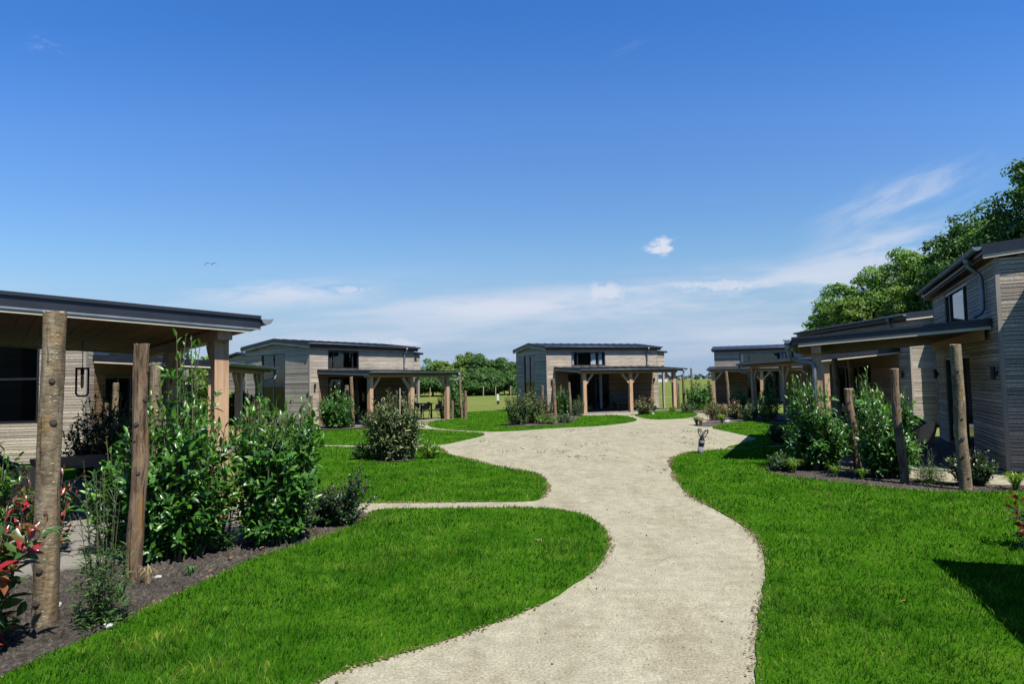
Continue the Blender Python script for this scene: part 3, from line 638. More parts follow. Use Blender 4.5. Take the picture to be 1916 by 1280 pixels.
        for ya, za, yb, zb_ in ((wy0-(o2 if wx1_ > Lx+.1 else 0), wh, my, wrg), (my+.001, wrg, wy1+o2, wh)):
            w2.hexa([(wx0_-o2, ya, za-.1), (wx1_+o2, ya, za-.1), (wx1_+o2, yb, zb_-.1), (wx0_-o2, yb, zb_-.1), (wx0_-o2, ya, za), (wx1_+o2, ya, za), (wx1_+o2, yb, zb_), (wx0_-o2, yb, zb_)])
        w2.build('wing_roof', 'anthracite', wo_)
    if q.get('bay'):      # a small clad bay carried on a slim post beside the right gable
        b1 = MB(m_); x0_, x1_, y0_, y1_, za_, zb_ = Lx+.035, Lx+.60, .12, 2.6, hw+.02, He-.33
        b1.cur = 1; b1.box(x0_, x1_, y0_, y1_, za_, zb_); b1.cur = 0
        clad(b1, 'x', y0_, -1, x0_, x1_, za_, lambda v: zb_, [], sd+8); clad(b1, 'y', x1_, 1, y0_, y1_, za_, lambda v: zb_, [], sd+9)
        bo_ = b1.build('side_bay', ['larch_grey', 'backing'], root)
        b2 = MB(m_); b2.hexa([(x0_, y0_-.14, zb_), (x1_+.15, y0_-.14, zb_-.04), (x1_+.15, y1_+.14, zb_-.04), (x0_, y1_+.14, zb_), (x0_, y0_-.14, zb_+.10), (x1_+.15, y0_-.14, zb_+.06), (x1_+.15, y1_+.14, zb_+.06), (x0_, y1_+.14, zb_+.10)]); b2.build('bay_roof', 'anthracite', bo_)
        b3 = MB(m_); b3.box(x1_-.12, x1_, y0_+.01, y0_+.13, 0, za_-.002); b3.build('bay_post', 'trim_grey', bo_)
    # canopy
    cr = MB(m_); tk = q.get('tk', .12)
    cr.hexa([(c0, -cd, hg-tk), (c1, -cd, hg-tk), (c1, -.03, hw-tk), (c0, -.03, hw-tk), (c0, -cd, hg), (c1, -cd, hg), (c1, -.03, hw), (c0, -.03, hw)])
    k = c0+.03
    while k < c1: cr.bar((k, -cd, hg+.010), (k, -.03, hw+.010), .02, .025); k += .55
    if q.get('detail'):
        cr.bar((c0-.012, -cd, hg-.005), (c0-.012, -.03, hw-.005), .03, .04)
    co = cr.build('canopy_roof', 'anthracite', root)
    st = (hw-hg)/(cd-.03)
    zr = lambda yy: hg-tk+(-cd-yy)*-1*st       # underside height at y
    for vx in (c0+.015, c1-.055):
        vb = MB(m_); za, zb_ = zr(-cd+.12)-.003, zr(-.05)-.003
        vb.hexa([(vx, -cd+.12, za-.055), (vx+.04, -cd+.12, za-.055), (vx+.04, -.05, zb_-.055), (vx, -.05, zb_-.055), (vx, -cd+.12, za), (vx+.04, -cd+.12, za), (vx+.04, -.05, zb_), (vx, -.05, zb_)])
        vb.build('verge_board', 'fascia_pale', co)
    for vx in ((c0-.004, c1+.001) if q.get('strip') else ()):      # a bright zinc drip strip along the verges
        zs = MB(m_)
        zs.hexa([(vx, -cd, hg-tk-.018), (vx+.003, -cd, hg-tk-.018), (vx+.003, -.05, hw-tk-.018), (vx, -.05, hw-tk-.018), (vx, -cd, hg-tk+.004), (vx+.003, -cd, hg-tk+.004), (vx+.003, -.05, hw-tk+.004), (vx, -.05, hw-tk+.004)])
        zs.build('drip_strip', 'zinc', co)
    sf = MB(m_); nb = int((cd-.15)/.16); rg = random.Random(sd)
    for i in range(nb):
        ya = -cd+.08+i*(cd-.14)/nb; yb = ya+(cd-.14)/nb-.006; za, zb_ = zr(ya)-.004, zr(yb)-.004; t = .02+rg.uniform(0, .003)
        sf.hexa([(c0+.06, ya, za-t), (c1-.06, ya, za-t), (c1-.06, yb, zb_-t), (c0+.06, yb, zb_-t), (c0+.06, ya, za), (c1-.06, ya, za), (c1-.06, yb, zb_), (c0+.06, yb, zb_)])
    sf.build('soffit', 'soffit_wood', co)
    bh = zr(-pd)-.03-hb
    bm_ = MB(m_); bm_.box(c0+.1, c1-.4, -pd-.09, -pd+.09, hb, hb+bh); bm_.build('beam', 'timber_flat', root)
    if q.get('detail'):
        for ya in (-.04-.06,):
            b2 = MB(m_); b2.box(c0+.3, min(c1, Lx)-.3, ya-.04, ya, zr(-.1)-.24, zr(-.1)-.04); b2.build('wall_plate', 'timber_flat', root)
    pxs = [c0+.35, (c0+c1-.25)/2, c1-.6]
    for i, px_ in enumerate(pxs):
        po = MB(m_); po.box(px_-.095, px_+.095, -pd-.088, -pd+.088, .03, hb-.001); po_ = po.build('canopy_post', 'timber', root)
        for s_ in ((1,), (-1, 1), (-1,))[i]:
            br = MB(m_); a_ = Vector((px_+s_*.085, -pd, hb-.52)); b_ = Vector((px_+s_*.52, -pd, hb-.02)); br.bar(tuple(a_), tuple(b_), .09, .11)
            br.build('brace', 'timber', po_)
    gr_ = .07; g2 = MB(m_); halfpipe(g2, c0-.05, c1+.05, -cd-gr_-.002, hg-.03, gr_); g2.build('gutter', 'zinc', root, True)
    ex = c0+.35 if q.get('dp_near') else c1-.6
    gx = c0+.12 if q.get('dp_near') else c1-.18
    s_ = 1 if q.get('dp_near') else -1
    d2 = MB(m_); yy = -cd-gr_
    d2.tube(bend([(gx, yy, hg-.09), (gx, yy, hg-.30), (gx+s_*.10, yy+.05, hg-.42), (ex-s_*.14, -pd-.05, hg-.50), (ex-s_*.15, -pd-.05, hg-.75), (ex-s_*.15, -pd-.05, .04)]), .042, 12)
    d2.tube([(gx, yy, hg-.08), (gx, yy, hg-.24)], [.075, .044], 12); d2.build('downpipe', 'zinc', root, True)
    # wall lamps: a cylinder on a bracket
    for lx in ((c0-.16, Lx-.3) if c0 > .3 else (Lx-.3,)):
        wl = MB(m_); wl.tube([(lx, -.10, 1.62), (lx, -.10, 1.86)], .04, 12); wl.box(lx-.02, lx+.02, -.07, -.03, 1.70, 1.78); wl.build('wall_lamp', 'lamp_metal', root)
    # terrace slab
    t = MB(m_); ta, tb = q.get('terr', (c0-.25, c1-.2)); t.box(ta, tb, -pd-.16, -.03, -.06, .032)
    to = t.build('terrace', 'paving'); to.location = (x, y, 0); to.rotation_euler = (0, 0, R(th))
    tag(to, 'stone paved terrace under the canopy of the ' + q['who'], None, None, 'structure')
    return root

base = dict(L=7.34, D=4.13, He=3.69, Hr=3.98, oe=.19, ov=.19, c0=.42, c1=7.02, cd=3.10, hg=2.34, hw=2.53, pd=2.81, hb=2.10)
Q = lambda **k: {**base, **k}
cabin(1.90, 37.93, 23.2, 1, Q(L=7.34, wx0=1.55, wx1=3.75, dx0=1.3, dx1=4.0, curtains=True, bay=True, wbox=(1.7, 8.2, 4.15, 7.3, 3.27, 3.56), who='middle cabin'), 'middle cabin, its front sunlit with a wide high window with curtains')
cabin(-8.93, 30.06, 55.1, 1, Q(L=6.61, D=4.68, He=3.65, Hr=3.94, c0=.38, c1=6.29, cd=3.38, hg=2.32, hw=2.46, pd=3.02, hb=2.06, wx0=1.0, wx1=2.85, dx0=1.0, dx1=3.6, bay=True, who='left middle cabin'), 'left middle cabin with a tall gable window and a canopy over chairs')
cabin(-10.2, 16.3, 98, 1, Q(c0=.3, c1=6.3, cd=3.1, hg=2.40, hw=2.60, pd=2.72, hb=2.17, gwin=(1.0, 3.6, 1.0, 3.3), dx0=1.0, dx1=3.4, wx0=1.2, wx1=3.2, who='second cabin on the left'), 'second cabin on the left, partly seen under the nearest canopy')
cabin(-5.56, 5.89, 127, 1, Q(c0=1.1, c1=8.1, tk=.155, cd=3.65, hg=2.67, hw=2.88, pd=3.23, hb=2.37, He=3.95, Hr=4.25, detail=True, strip=True, terr=(-.05, 7.8), who='nearest left cabin'), 'nearest left cabin, only its big canopy with dark roof edge showing')
cabin(8.41, 11.73, 66, -1, Q(L=6.93, He=3.94, Hr=4.15, oe=.23, ov=.16, c0=.40, c1=7.02, cd=3.35, hg=2.50, hw=2.70, pd=2.91, hb=2.19, wx0=2.5, wx1=5.2, dx0=2.6, dx1=5.6, dpx=.75, dp_near=True,
      wbox=(-.6, 3.0, .78, 4.6, 3.9, 4.1), fresh=False, detail=True, who='nearest right cabin'), 'nearest right cabin, its tall slatted wall running out of the picture')
cabin(13.3, 22.8, 90, -1, Q(L=8.42, He=3.76, c0=.55, c1=8.6, cd=2.89, hg=2.40, hw=2.64, pd=2.45, hb=2.16, wbox=(-.7, 3.0, .80, 4.6, 3.6, 3.8), dx0=2.5, dx1=5.5, wx0=3.0, wx1=5.6, dpx=.8, who='cabin behind the nearest right cabin'), 'long low roofed cabin behind the nearest right cabin')  # wing set forward past the near gable, added to shade that wall
cabin(13.79, 46.53, -19.1, 1, Q(He=3.71, c0=-.35, c1=6.4, cd=3.03, hg=2.35, wx0=1.6, wx1=5.0, dx0=2.0, dx1=4.6, curtains=True, who='far right cabin'), 'far right cabin with a long high window strip above its canopy')
cabin(5.65, -2.42, 72, -1, Q(c0=.4, c1=7.0, who='cabin right of the viewer'), 'cabin just outside the view on the right that shades the lawn corner')

# ------------------------------------------------------------------ rustic posts
def rustic(x, y, h, dia, lean=(0, 0), label='', mat='bark', seed=1, group='rough round posts in the planting beds', seg=16, marks=False, seat=0.0, wob=.35, knots=6):
    rg = random.Random(seed); o = empty('rustic_post', (x, y, 0)); tag(o, label, 'wooden post', group)
    n = max(8, int(h/.07)); V = []; F = []
    for i in range(n+1):
        t = i/n; z = -.05+(h+.05)*t
        cx = lean[0]*t+wob*.12*dia*math.sin(3.1*t+seed)+wob*.08*dia*math.sin(9*t+seed*2); cy = lean[1]*t+wob*.1*dia*math.cos(2.7*t+seed)
        for k in range(seg):
            a = 2*math.pi*k/seg
            rr = dia/2*(1.06-.12*t)*(1+.04*math.sin(3*a+seed+t*4)+.03*math.sin(5*a-t*11)+rg.uniform(-.022, .022)+.10*wob*math.sin(t*17+seed)*max(0, math.cos(a-seed-t*3)))
            V.append((cx+rr*math.cos(a), cy+rr*math.sin(a), z+(rg.uniform(-.006, .006) if i == n else 0)))
    for i in range(n):
        for k in range(seg): F.append((i*seg+k, i*seg+(k+1) % seg, (i+1)*seg+(k+1) % seg, (i+1)*seg+k))
    mb = MB(); mb.add(V, F); mb.build('trunk', mat, o, True)
    cp = MB(); top = [tuple(V[n*seg+k]) for k in range(seg)]; cxm = sum(v[0] for v in top)/seg; cym = sum(v[1] for v in top)/seg
    cp.add(top+[(cxm, cym, h+.004)], [(k, (k+1) % seg, seg) for k in range(seg)]); cp.build('cut_top', 'cut_wood', o)
    def surf(a, t, off):
        cx = lean[0]*t+wob*.12*dia*math.sin(3.1*t+seed)+wob*.08*dia*math.sin(9*t+seed*2); cy = lean[1]*t+wob*.1*dia*math.cos(2.7*t+seed)
        rr = dia/2*(1.06-.12*t)+off; return Vector((cx+rr*math.cos(a), cy+rr*math.sin(a), -.05+(h+.05)*t))
    for i in range(knots):
        a = (-1.0 if x < 0 else -2.1)+rg.uniform(-1.1, 1.1); t = rg.uniform(.08, .92); c_ = surf(a, t, -.016); d = Vector((math.cos(a), math.sin(a), .25)).normalized(); r_ = rg.uniform(.008, .02)*dia/.15
        kn = MB(); kn.tube([c_, c_+d*.021, c_+d*rg.uniform(.0225, .026)], [r_*1.6, r_*1.3, r_*.9], 8); kn.build('knot', 'bark_knot', o)
    if marks:
        mk = MB(); z = .12
        while z < h-.1:
            for a0 in (-1.12+rg.uniform(-.10, .10), -.62+rg.uniform(-.14, .14)):
                if rg.random() < .35: continue
                t = (z+rg.uniform(-.02, .02))/h; wv = rg.uniform(.05, .16)
                wv *= 1.3; pts = [surf(a0+wv*(k-2)/2, t, .0005) for k in range(5)]
                mk.tube([(q.x, q.y, q.z-.004*abs(k-2)) for k, q in enumerate(pts)], [.0006, .0016, .0019, .0016, .0006], 5)
            z += rg.uniform(.045, .085)
        mk.build('pale_mark', 'bark_mark_pale', o)
    return o
for i, a in enumerate([
 (-3.54, 5.23, 2.36, .162, (.02, .0), 'thick mottled yellow brown post at the far left with short pale scars', 'bark_birch', 3, True),
 (-3.47, 6.32, 2.17, .135, (.02, 0), 'rough reddish brown post with peeled ochre patches left of the laurel', 'bark', 5, False),
 (-4.36, 8.36, 2.07, .135, (0, 0), 'grey post partly hidden behind the rough reddish brown post', 'bark_birch', 8, False),
 (-8.74, 15.05, 1.90, .135, (0, 0), 'short post in the dark laurel before the second left cabin', 'bark_birch', 9, False),
 (-4.56, 9.73, 1.80, .135, (0, 0), 'post top showing between the tall laurel and the canopy post', 'bark_birch', 10, False),
 (-9.3, 15.6, 1.45, .15, (0, 0), 'broken stump post at the corner of the second left cabin', 'bark', 12, False),
 (-6.68, 28.49, 2.10, .15, (-.05, 0), 'tall straight post right of the laurel at the left middle cabin', 'bark', 13, False),
 (-7.0, 28.9, 1.75, .19, (0, 0), 'pale post behind the laurel at the left middle cabin', 'bark_birch', 14, False),
 (-8.35, 28.3, 1.35, .14, (0, 0), 'thin grey post in front of the gable of the left middle cabin', 'bark', 15, False),
 (-2.57, 34.04, 2.32, .13, (-.08, 0), 'tall leaning post at the right end of the left middle canopy', 'bark_birch', 16, False),
 (-2.34, 33.46, 1.35, .16, (0, 0), 'stout short post right of the tall leaning post', 'bark', 17, False),
 (-2.95, 33.2, .90, .12, (0, 0), 'lowest stub post beside the last post of the left middle canopy', 'bark_birch', 18, False),
 (2.04, 33.6, 1.85, .17, (-.05, 0), 'thick post under the canopy corner of the middle cabin', 'bark', 19, False),
 (2.83, 33.9, 1.68, .13, (-.04, 0), 'second post from the canopy corner of the middle cabin, right of the laurel', 'bark_birch', 20, False),
 (1.51, 35.0, 1.52, .16, (0, 0), 'weathered post before the shaded gable of the middle cabin', 'bark', 21, False),
 (2.45, 35.2, 1.45, .12, (0, 0), 'thin post hidden behind the laurel at the middle cabin', 'bark', 22, False),
 (9.56, 38.3, 1.95, .14, (-.03, 0), 'post right of the last canopy post of the middle cabin', 'bark', 23, False),
 (10.39, 39.6, 2.35, .12, (-.05, 0), 'tallest thin post against the sky between middle and far right cabin', 'bark_birch', 24, False),
 (9.68, 39.98, 1.5, .10, (0, 0), 'thin short post between the canopy and the taller posts right of the middle cabin', 'bark_birch', 25, False),
 (9.20, 39.2, 2.2, .12, (0, 0), 'dark post directly behind the last canopy post of the middle cabin', 'bark', 35, False),
 (10.4, 33.03, 2.05, .15, (-.08, 0), 'pale leaning post under the far right canopy', 'bark_birch', 26, False),
 (6.27, 12.60, 1.50, .14, (-.09, 0), 'short crooked post in front of the right laurels, flat pale top', 'bark', 27, False),
 (6.23, 11.05, 1.84, .13, (-.06, 0), 'leaning brown post in the middle of the right laurels', 'bark', 28, False),
 (6.71, 10.28, 2.18, .158, (-.03, .0), 'tall pale post before the entrance of the nearest right cabin', 'bark_birch', 29, False),
 (7.15, 15.0, 2.12, .13, (-.08, 0), 'thin post behind the right laurels touching the canopy line', 'bark_birch', 30, False),
 (7.60, 15.2, 2.10, .13, (-.1, 0), 'second thin post behind the right laurels, right of its neighbour', 'bark', 31, False),
 (7.55, 14.6, 1.80, .13, (-.03, 0), 'darker shorter post behind the right laurels', 'bark', 32, False)]):
    x, y, h, d, ln, lb, mt, sd_, mk = a
    rustic(x, y, h, d, ln, lb, mt, sd_, marks=mk, seg=24 if y < 13 else 12, knots=7 if y < 13 else 3, wob=1.0 if sd_ in (5, 27, 28) else .4)

# ------------------------------------------------------------------ plants
LT = np.array([(0,1,2),(0,2,3),(1,4,5),(1,5,2),(2,5,6),(2,6,3),(4,7,5),(5,7,6)])
def leaves(P, D, U, ln, wd, fold=.25, droop=.25):
    """oblong leaves: base P, pointing D, upper side U; arrays (n,3), (n,3), (n,3), (n,), (n,)"""
    D = D/np.linalg.norm(D, axis=1)[:, None]; S = np.cross(D, U); S /= np.linalg.norm(S, axis=1)[:, None]+1e-9; Nn = np.cross(S, D)
    n = len(P); V = np.zeros((n, 8, 3)); ln = ln[:, None]; wd = wd[:, None]
    def pt(t, s_, z): return P+D*ln*t+S*wd*s_+Nn*(ln*(-droop*t*t)+wd*z)
    V[:, 0] = pt(0, 0, 0); V[:, 1] = pt(.33, -.46, fold); V[:, 2] = pt(.33, 0, 0); V[:, 3] = pt(.33, .46, fold)
    V[:, 4] = pt(.70, -.40, fold); V[:, 5] = pt(.70, 0, 0); V[:, 6] = pt(.70, .40, fold); V[:, 7] = pt(1, 0, 0)
    F = (np.arange(n)[:, None, None]*8+LT[None]).reshape(-1, 3); return V.reshape(-1, 3), F
def shrub(name, x, y, wx, wy, h, label, cat='shrub', group='evergreen shrubs in the planting beds', mat='laurel_leaf', smat='stem', ln=.11, wd=.042, stems=30, nodes=22, side=3, spread=.5,
          tintp=.12, young=True, seed=1, low=.08, topvar=.45, up=.7, stake=None, droop=.25, peaks=None, oddp=0.0):
    rg = np.random.default_rng(seed); o = empty(name, (x, y, 0)); tag(o, label, cat, group)
    Ps, Ds, Us, Ls, Ws, Ts = [], [], [], [], [], []; tubes = MB()
    def twig(a, b, nn, l0, r0_, start=0.0, ispr=False):
        a, b = np.array(a), np.array(b); d = b-a; Ld = np.linalg.norm(d); dn = d/Ld; side_ = np.cross(dn, [0, 0, 1.0]); side_ = side_/(np.linalg.norm(side_)+1e-6)
        bow = side_*rg.normal(0, .05)*Ld
        c_ = lambda t: a+d*t+bow*4*t*(1-t)+np.array([0, 0, -.04*Ld*math.sin(math.pi*t)])
        tubes.tube([tuple(c_(t)) for t in (0, .33, .66, 1)], [r0_*.8, r0_*.6, r0_*.45, r0_*.25], 5, False)
        ph = rg.uniform(0, 6.28)
        e1 = side_; e2 = np.cross(dn, e1)
        for i in range(nn):
            t = start+(1-start)*(i+rg.uniform(0, .8))/nn; ang = ph+i*2.4; q = c_(min(t, 1))
            out = e1*math.cos(ang)+e2*math.sin(ang); tip = t > .86
            dd = out*(1.0 if not tip else .55)+dn*(up if not tip else 1.3)+np.array([0, 0, .15 if not tip else .35])+rg.normal(0, .16, 3)
            Ps.append(q); Ds.append(dd); Us.append(dn*1.0+np.array([0, 0, .6])+rg.normal(0, .25, 3)); s_ = rg.uniform(.5, 1.2)*(1 if not tip else .8)
            Ls.append(l0*s_); Ws.append(wd*s_*(1 if not tip else .75))
            tv = (rg.uniform(.35, 1) if tip and young else 0) if rg.random() > tintp else rg.uniform(.1, .6)
            if rg.random() < oddp: tv = 1.0
            Ts.append(tv)
    stems = int(stems*(1.75 if y < 16 else 1.35)); ln *= 1.1; wd *= 1.18; wx *= 1.1; wy *= 1.1
    for s_ in range(stems):
        rr = math.sqrt(rg.random())*(0 if s_ == 0 else 1); an = rg.uniform(0, 6.283); tx, ty = rr*math.cos(an)*wx/2, rr*math.sin(an)*wy/2
        hh = h*(1-topvar*rr*rr)*rg.uniform(.78, 1.06)
        if peaks:
            bst = max(pk*math.exp(-((tx-pxx)/.16)**2) for pxx, pk in peaks); hh = hh*(.70+.22*rg.random()) if bst < .3 else h*bst*rg.uniform(.82, 1.0)
        bx, by = tx*spread, ty*spread
        a = (bx, by, 0); b = (tx*.97, ty*.97, hh)
        twig(a, b, nodes, ln, .006+.004*h, low)
        for k in range(side):
            t = rg.uniform(.04, .8); q0 = np.array(a)*(1-t)+np.array(b)*t; an2 = an+rg.normal(0, 1.3); l2 = rg.uniform(.14, .30)*min(1, h)*(.6+.4*rr)
            q1 = q0+np.array([math.cos(an2)*l2, math.sin(an2)*l2, l2*rg.uniform(.4, 1.1)]); 
            q1[0] = np.clip(q1[0], -wx*.56, wx*.56); q1[1] = np.clip(q1[1], -wy*.56, wy*.56)
            twig(q0, q1, max(8, int(nodes*.42)), ln*.95, .004, 0)
    V, F = leaves(np.array(Ps), np.array(Ds), np.array(Us), np.array(Ls), np.array(Ws), .22, droop)
    V[:, 2] = np.maximum(V[:, 2], .012)
    tubes.build('stems', smat, o, True); npmesh('foliage', V, F, mat, o, np.repeat(np.array(Ts), 8), True)
    if stake:
        sm = MB(); sm.tube([(stake[0], stake[1], 0), (stake[0]+.02, stake[1], stake[2])], .012, 6); sm.build('stake', 'cut_wood', o)
    return o
# left foreground bed
shrub('laurel_shrub', -3.55, 7.15, 1.12, .95, 2.1, 'tallest glossy laurel left of the big canopy post, with a pointed leading shoot', cat='laurel', stems=44, nodes=26, side=5, seed=3, peaks=[(.10, 1.12), (.32, .82), (-.2, .86)], ln=.115, wd=.043)
shrub('laurel_shrub', -2.66, 7.75, .78, .75, 1.78, 'glossy laurel right of the big canopy post with three upright tips', cat='laurel', stems=38, nodes=24, side=5, seed=4, peaks=[(-.24, 1.02), (.08, .92), (.26, 1.0)], ln=.11, wd=.042)
shrub('laurel_shrub', -4.15, 7.35, .75, .7, 1.30, 'light green low laurel left of the rough reddish brown post', cat='laurel', stems=12, nodes=15, side=3, seed=5, ln=.11, wd=.04)
shrub('laurel_shrub', -5.45, 6.95, .5, .6, 1.78, 'laurel cut off by the left edge of the picture', cat='laurel', stems=12, nodes=20, side=3, seed=6)
shrub('cotoneaster_shrub', -2.20, 8.65, .85, .6, .74, 'low small leaved shrub at the end of the narrow branch path', mat='dark_leaf', smat='stem_brown', ln=.045, wd=.028, stems=34, nodes=22, side=4, seed=7, spread=.3, peaks=[(.25, 1.05), (-.05, .8)])
shrub('photinia_shrub', -3.58, 4.62, .85, .55, 1.04, 'red and green leaved shrub in the bottom left corner', mat='photinia_leaf', smat='stem_brown', ln=.14, wd=.05, stems=9, nodes=11, side=3, seed=8, tintp=.25, spread=.2, oddp=.16, topvar=.25)
shrub('photinia_shrub', -4.95, 7.25, .55, .6, 1.12, 'reddish tipped shrub behind the mottled post at the left edge', mat='photinia_leaf', smat='stem_brown', ln=.09, wd=.035, stems=12, nodes=12, side=2, seed=9, tintp=.1, spread=.3, oddp=.1)
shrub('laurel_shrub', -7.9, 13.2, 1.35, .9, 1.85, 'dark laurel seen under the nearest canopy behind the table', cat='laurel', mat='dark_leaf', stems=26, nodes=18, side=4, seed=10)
shrub('laurel_shrub', -6.4, 13.4, .9, .8, 1.35, 'laurel filling the gap left of the nearest canopy post', cat='laurel', stems=20, nodes=16, side=3, seed=12)
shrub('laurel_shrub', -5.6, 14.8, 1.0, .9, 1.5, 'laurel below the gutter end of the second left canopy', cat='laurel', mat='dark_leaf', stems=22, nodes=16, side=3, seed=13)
shrub('spiky_red_shrub', -6.35, 16.9, .5, .5, 1.35, 'reddish strap leaved plant under the second left canopy', mat='red_spike', smat='stem_brown', ln=.38, wd=.035, stems=6, nodes=14, side=0, seed=14, up=1.6, spread=.2)
# middle left
shrub('laurel_shrub', -7.15, 27.9, 1.45, 1.1, 1.78, 'laurel against the front of the left middle cabin', cat='laurel', stems=44, nodes=16, side=4, seed=15, ln=.13, wd=.055)
shrub('mixed_shrub', -2.80, 15.95, 1.22, 1.05, 1.62, 'broad bush with yellowed leaves standing alone in the left lawn', mat='olive_leaf', ln=.105, wd=.034, stems=60, nodes=22, side=5, seed=16, spread=.75, topvar=.32, oddp=.05, stake=(.18, -.2, 1.66), droop=.45, up=.75)
shrub('low_shrub', -3.55, 16.1, .5, .35, .42, 'low leafy fringe left of the lone bush in the lawn', mat='weed_leaf', ln=.12, wd=.03, stems=16, nodes=9, side=1, seed=17, up=1.4)
shrub('low_shrub', -1.95, 16.0, .5, .4, .42, 'low leafy fringe right of the lone bush in the lawn', mat='young_leaf', ln=.12, wd=.03, stems=16, nodes=9, side=1, seed=18, up=1.4)
shrub('low_shrub', -5.95, 28.3, .8, .5, .55, 'low bush between the laurel and the lone bush at the left middle cabin', mat='dark_leaf', ln=.07, wd=.035, stems=20, nodes=10, side=2, seed=19)
shrub('low_shrub', -7.95, 26.9, .9, .4, .30, 'bright low plants at the corner of the left middle cabin', mat='young_leaf', ln=.09, wd=.03, stems=18, nodes=8, side=1, seed=20)
shrub('dark_shrub', -3.45, 34.4, .75, .6, 1.65, 'dark purple leaved bush between the chairs and the last canopy post', mat='dark_leaf', ln=.07, wd=.035, stems=30, nodes=16, side=3, seed=21)
shrub('laurel_shrub', -2.85, 34.9, .75, .7, 1.9, 'bright laurel between the leaning post and the last canopy post', cat='laurel', stems=26, nodes=16, side=3, seed=22, ln=.12, wd=.05)
# middle cabin
shrub('olive_shrub', .15, 27.6, 1.0, .8, 1.42, 'silvery green bush at the left end of the middle cabin bed', mat='olive_leaf', ln=.10, wd=.038, stems=36, nodes=18, side=4, seed=23, topvar=.2, oddp=.05)
shrub('olive_shrub', .78, 28.3, .75, .7, 1.62, 'taller bush before the gable window of the middle cabin', mat='olive_leaf', ln=.10, wd=.038, stems=30, nodes=18, side=4, seed=24, oddp=.04)
shrub('photinia_shrub', 1.42, 30.3, .85, .7, 1.25, 'reddish shrub between the gable bushes and the posts', mat='photinia_leaf', smat='stem_brown', ln=.08, wd=.035, stems=24, nodes=14, side=3, seed=25, oddp=.12)
shrub('low_shrub', 1.25, 27.6, 1.0, .5, .52, 'low yellow green planting at the lawn edge before the middle cabin', mat='young_leaf', ln=.07, wd=.03, stems=26, nodes=10, side=2, seed=26)
shrub('low_shrub', 2.1, 28.2, .85, .5, .50, 'low dark green planting below the two posts of the middle cabin', mat='weed_leaf', ln=.07, wd=.03, stems=22, nodes=10, side=2, seed=27)
shrub('laurel_shrub', 2.42, 34.4, .75, .7, 1.55, 'laurel between the two posts at the middle cabin corner', cat='laurel', stems=26, nodes=15, side=3, seed=28, ln=.12, wd=.05)
shrub('tall_grass', 3.25, 33.6, .55, .4, 1.05, 'dark feathery tall grass left of the first canopy post of the middle cabin', cat='ornamental grass', group=None, mat='weed_leaf', ln=.30, wd=.012, stems=26, nodes=7, side=0, seed=29, up=2.2)
shrub('photinia_shrub', 6.45, 34.0, 1.25, .8, 1.02, 'red tipped shrub beside the middle canopy post of the middle cabin', mat='photinia_leaf', smat='stem_brown', ln=.10, wd=.045, stems=26, nodes=12, side=3, seed=30, oddp=.10, spread=.3)
# between middle and far right cabin
shrub('laurel_shrub', 10.25, 38.2, 1.35, 1.1, 1.75, 'full green laurel right of the middle cabin canopy', cat='laurel', stems=44, nodes=16, side=4, seed=31, ln=.13, wd=.055)
shrub('dark_shrub', 11.2, 39.0, .50, .5, 1.78, 'slim dark upright bush left of the far right cabin', mat='dark_leaf', ln=.09, wd=.04, stems=22, nodes=18, side=3, seed=32)
shrub('low_shrub', 8.9, 34.8, .9, .6, .75, 'low green bush in front of the full laurel right of the middle cabin', mat='weed_leaf', ln=.07, wd=.03, stems=24, nodes=10, side=3, seed=33)
shrub('low_shrub', 9.35, 32.2, 1.1, .7, .70, 'low yellowish bush left of the red tipped shrubs', mat='young_leaf', ln=.07, wd=.03, stems=26, nodes=10, side=2, seed=34)
shrub('low_shrub', 8.4, 36.2, .4, .3, .32, 'small bright lime plant at the foot of the downpipe of the middle cabin', mat='young_leaf', ln=.09, wd=.03, stems=12, nodes=7, side=1, seed=35)
shrub('photinia_shrub', 8.45, 28.5, .85, .7, .88, 'red tipped shrub in the court bed, left one of the pair', mat='photinia_leaf', smat='stem_brown', ln=.08, wd=.035, stems=26, nodes=12, side=3, seed=36, oddp=.11)
shrub('photinia_shrub', 9.20, 28.6, .6, .6, .95, 'red tipped shrub in the court bed, right one of the pair', mat='photinia_leaf', smat='stem_brown', ln=.08, wd=.035, stems=18, nodes=12, side=3, seed=37, oddp=.11)
shrub('laurel_shrub', 10.35, 31.5, .8, .8, 1.62, 'laurel right of the pale leaning post under the far right canopy', cat='laurel', stems=24, nodes=15, side=3, seed=38, ln=.12, wd=.05)
shrub('laurel_shrub', 10.05, 26.9, .8, .8, 1.72, 'laurel right of the first canopy post behind the court bed', cat='laurel', stems=24, nodes=15, side=3, seed=39, ln=.12, wd=.05)
shrub('dark_shrub', 9.35, 27.2, .6, .5, .85, 'dark bush at the foot of the first canopy post behind the court bed', mat='dark_leaf', ln=.08, wd=.04, stems=20, nodes=12, side=3, seed=40)
shrub('laurel_shrub', 10.35, 24.9, .9, .8, 1.75, 'large laurel before the middle post of the canopy behind the court bed', cat='laurel', stems=30, nodes=16, side=4, seed=41, ln=.12, wd=.05)
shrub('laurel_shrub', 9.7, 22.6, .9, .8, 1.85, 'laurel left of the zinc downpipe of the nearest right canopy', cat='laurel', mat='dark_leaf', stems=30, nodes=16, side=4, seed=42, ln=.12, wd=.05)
shrub('round_shrub', 6.95, 18.05, .62, .55, .62, 'round dark shrub alone on the pointed lawn', mat='dark_leaf', smat='stem_brown', ln=.055, wd=.035, stems=34, nodes=14, side=3, seed=43, spread=.3)
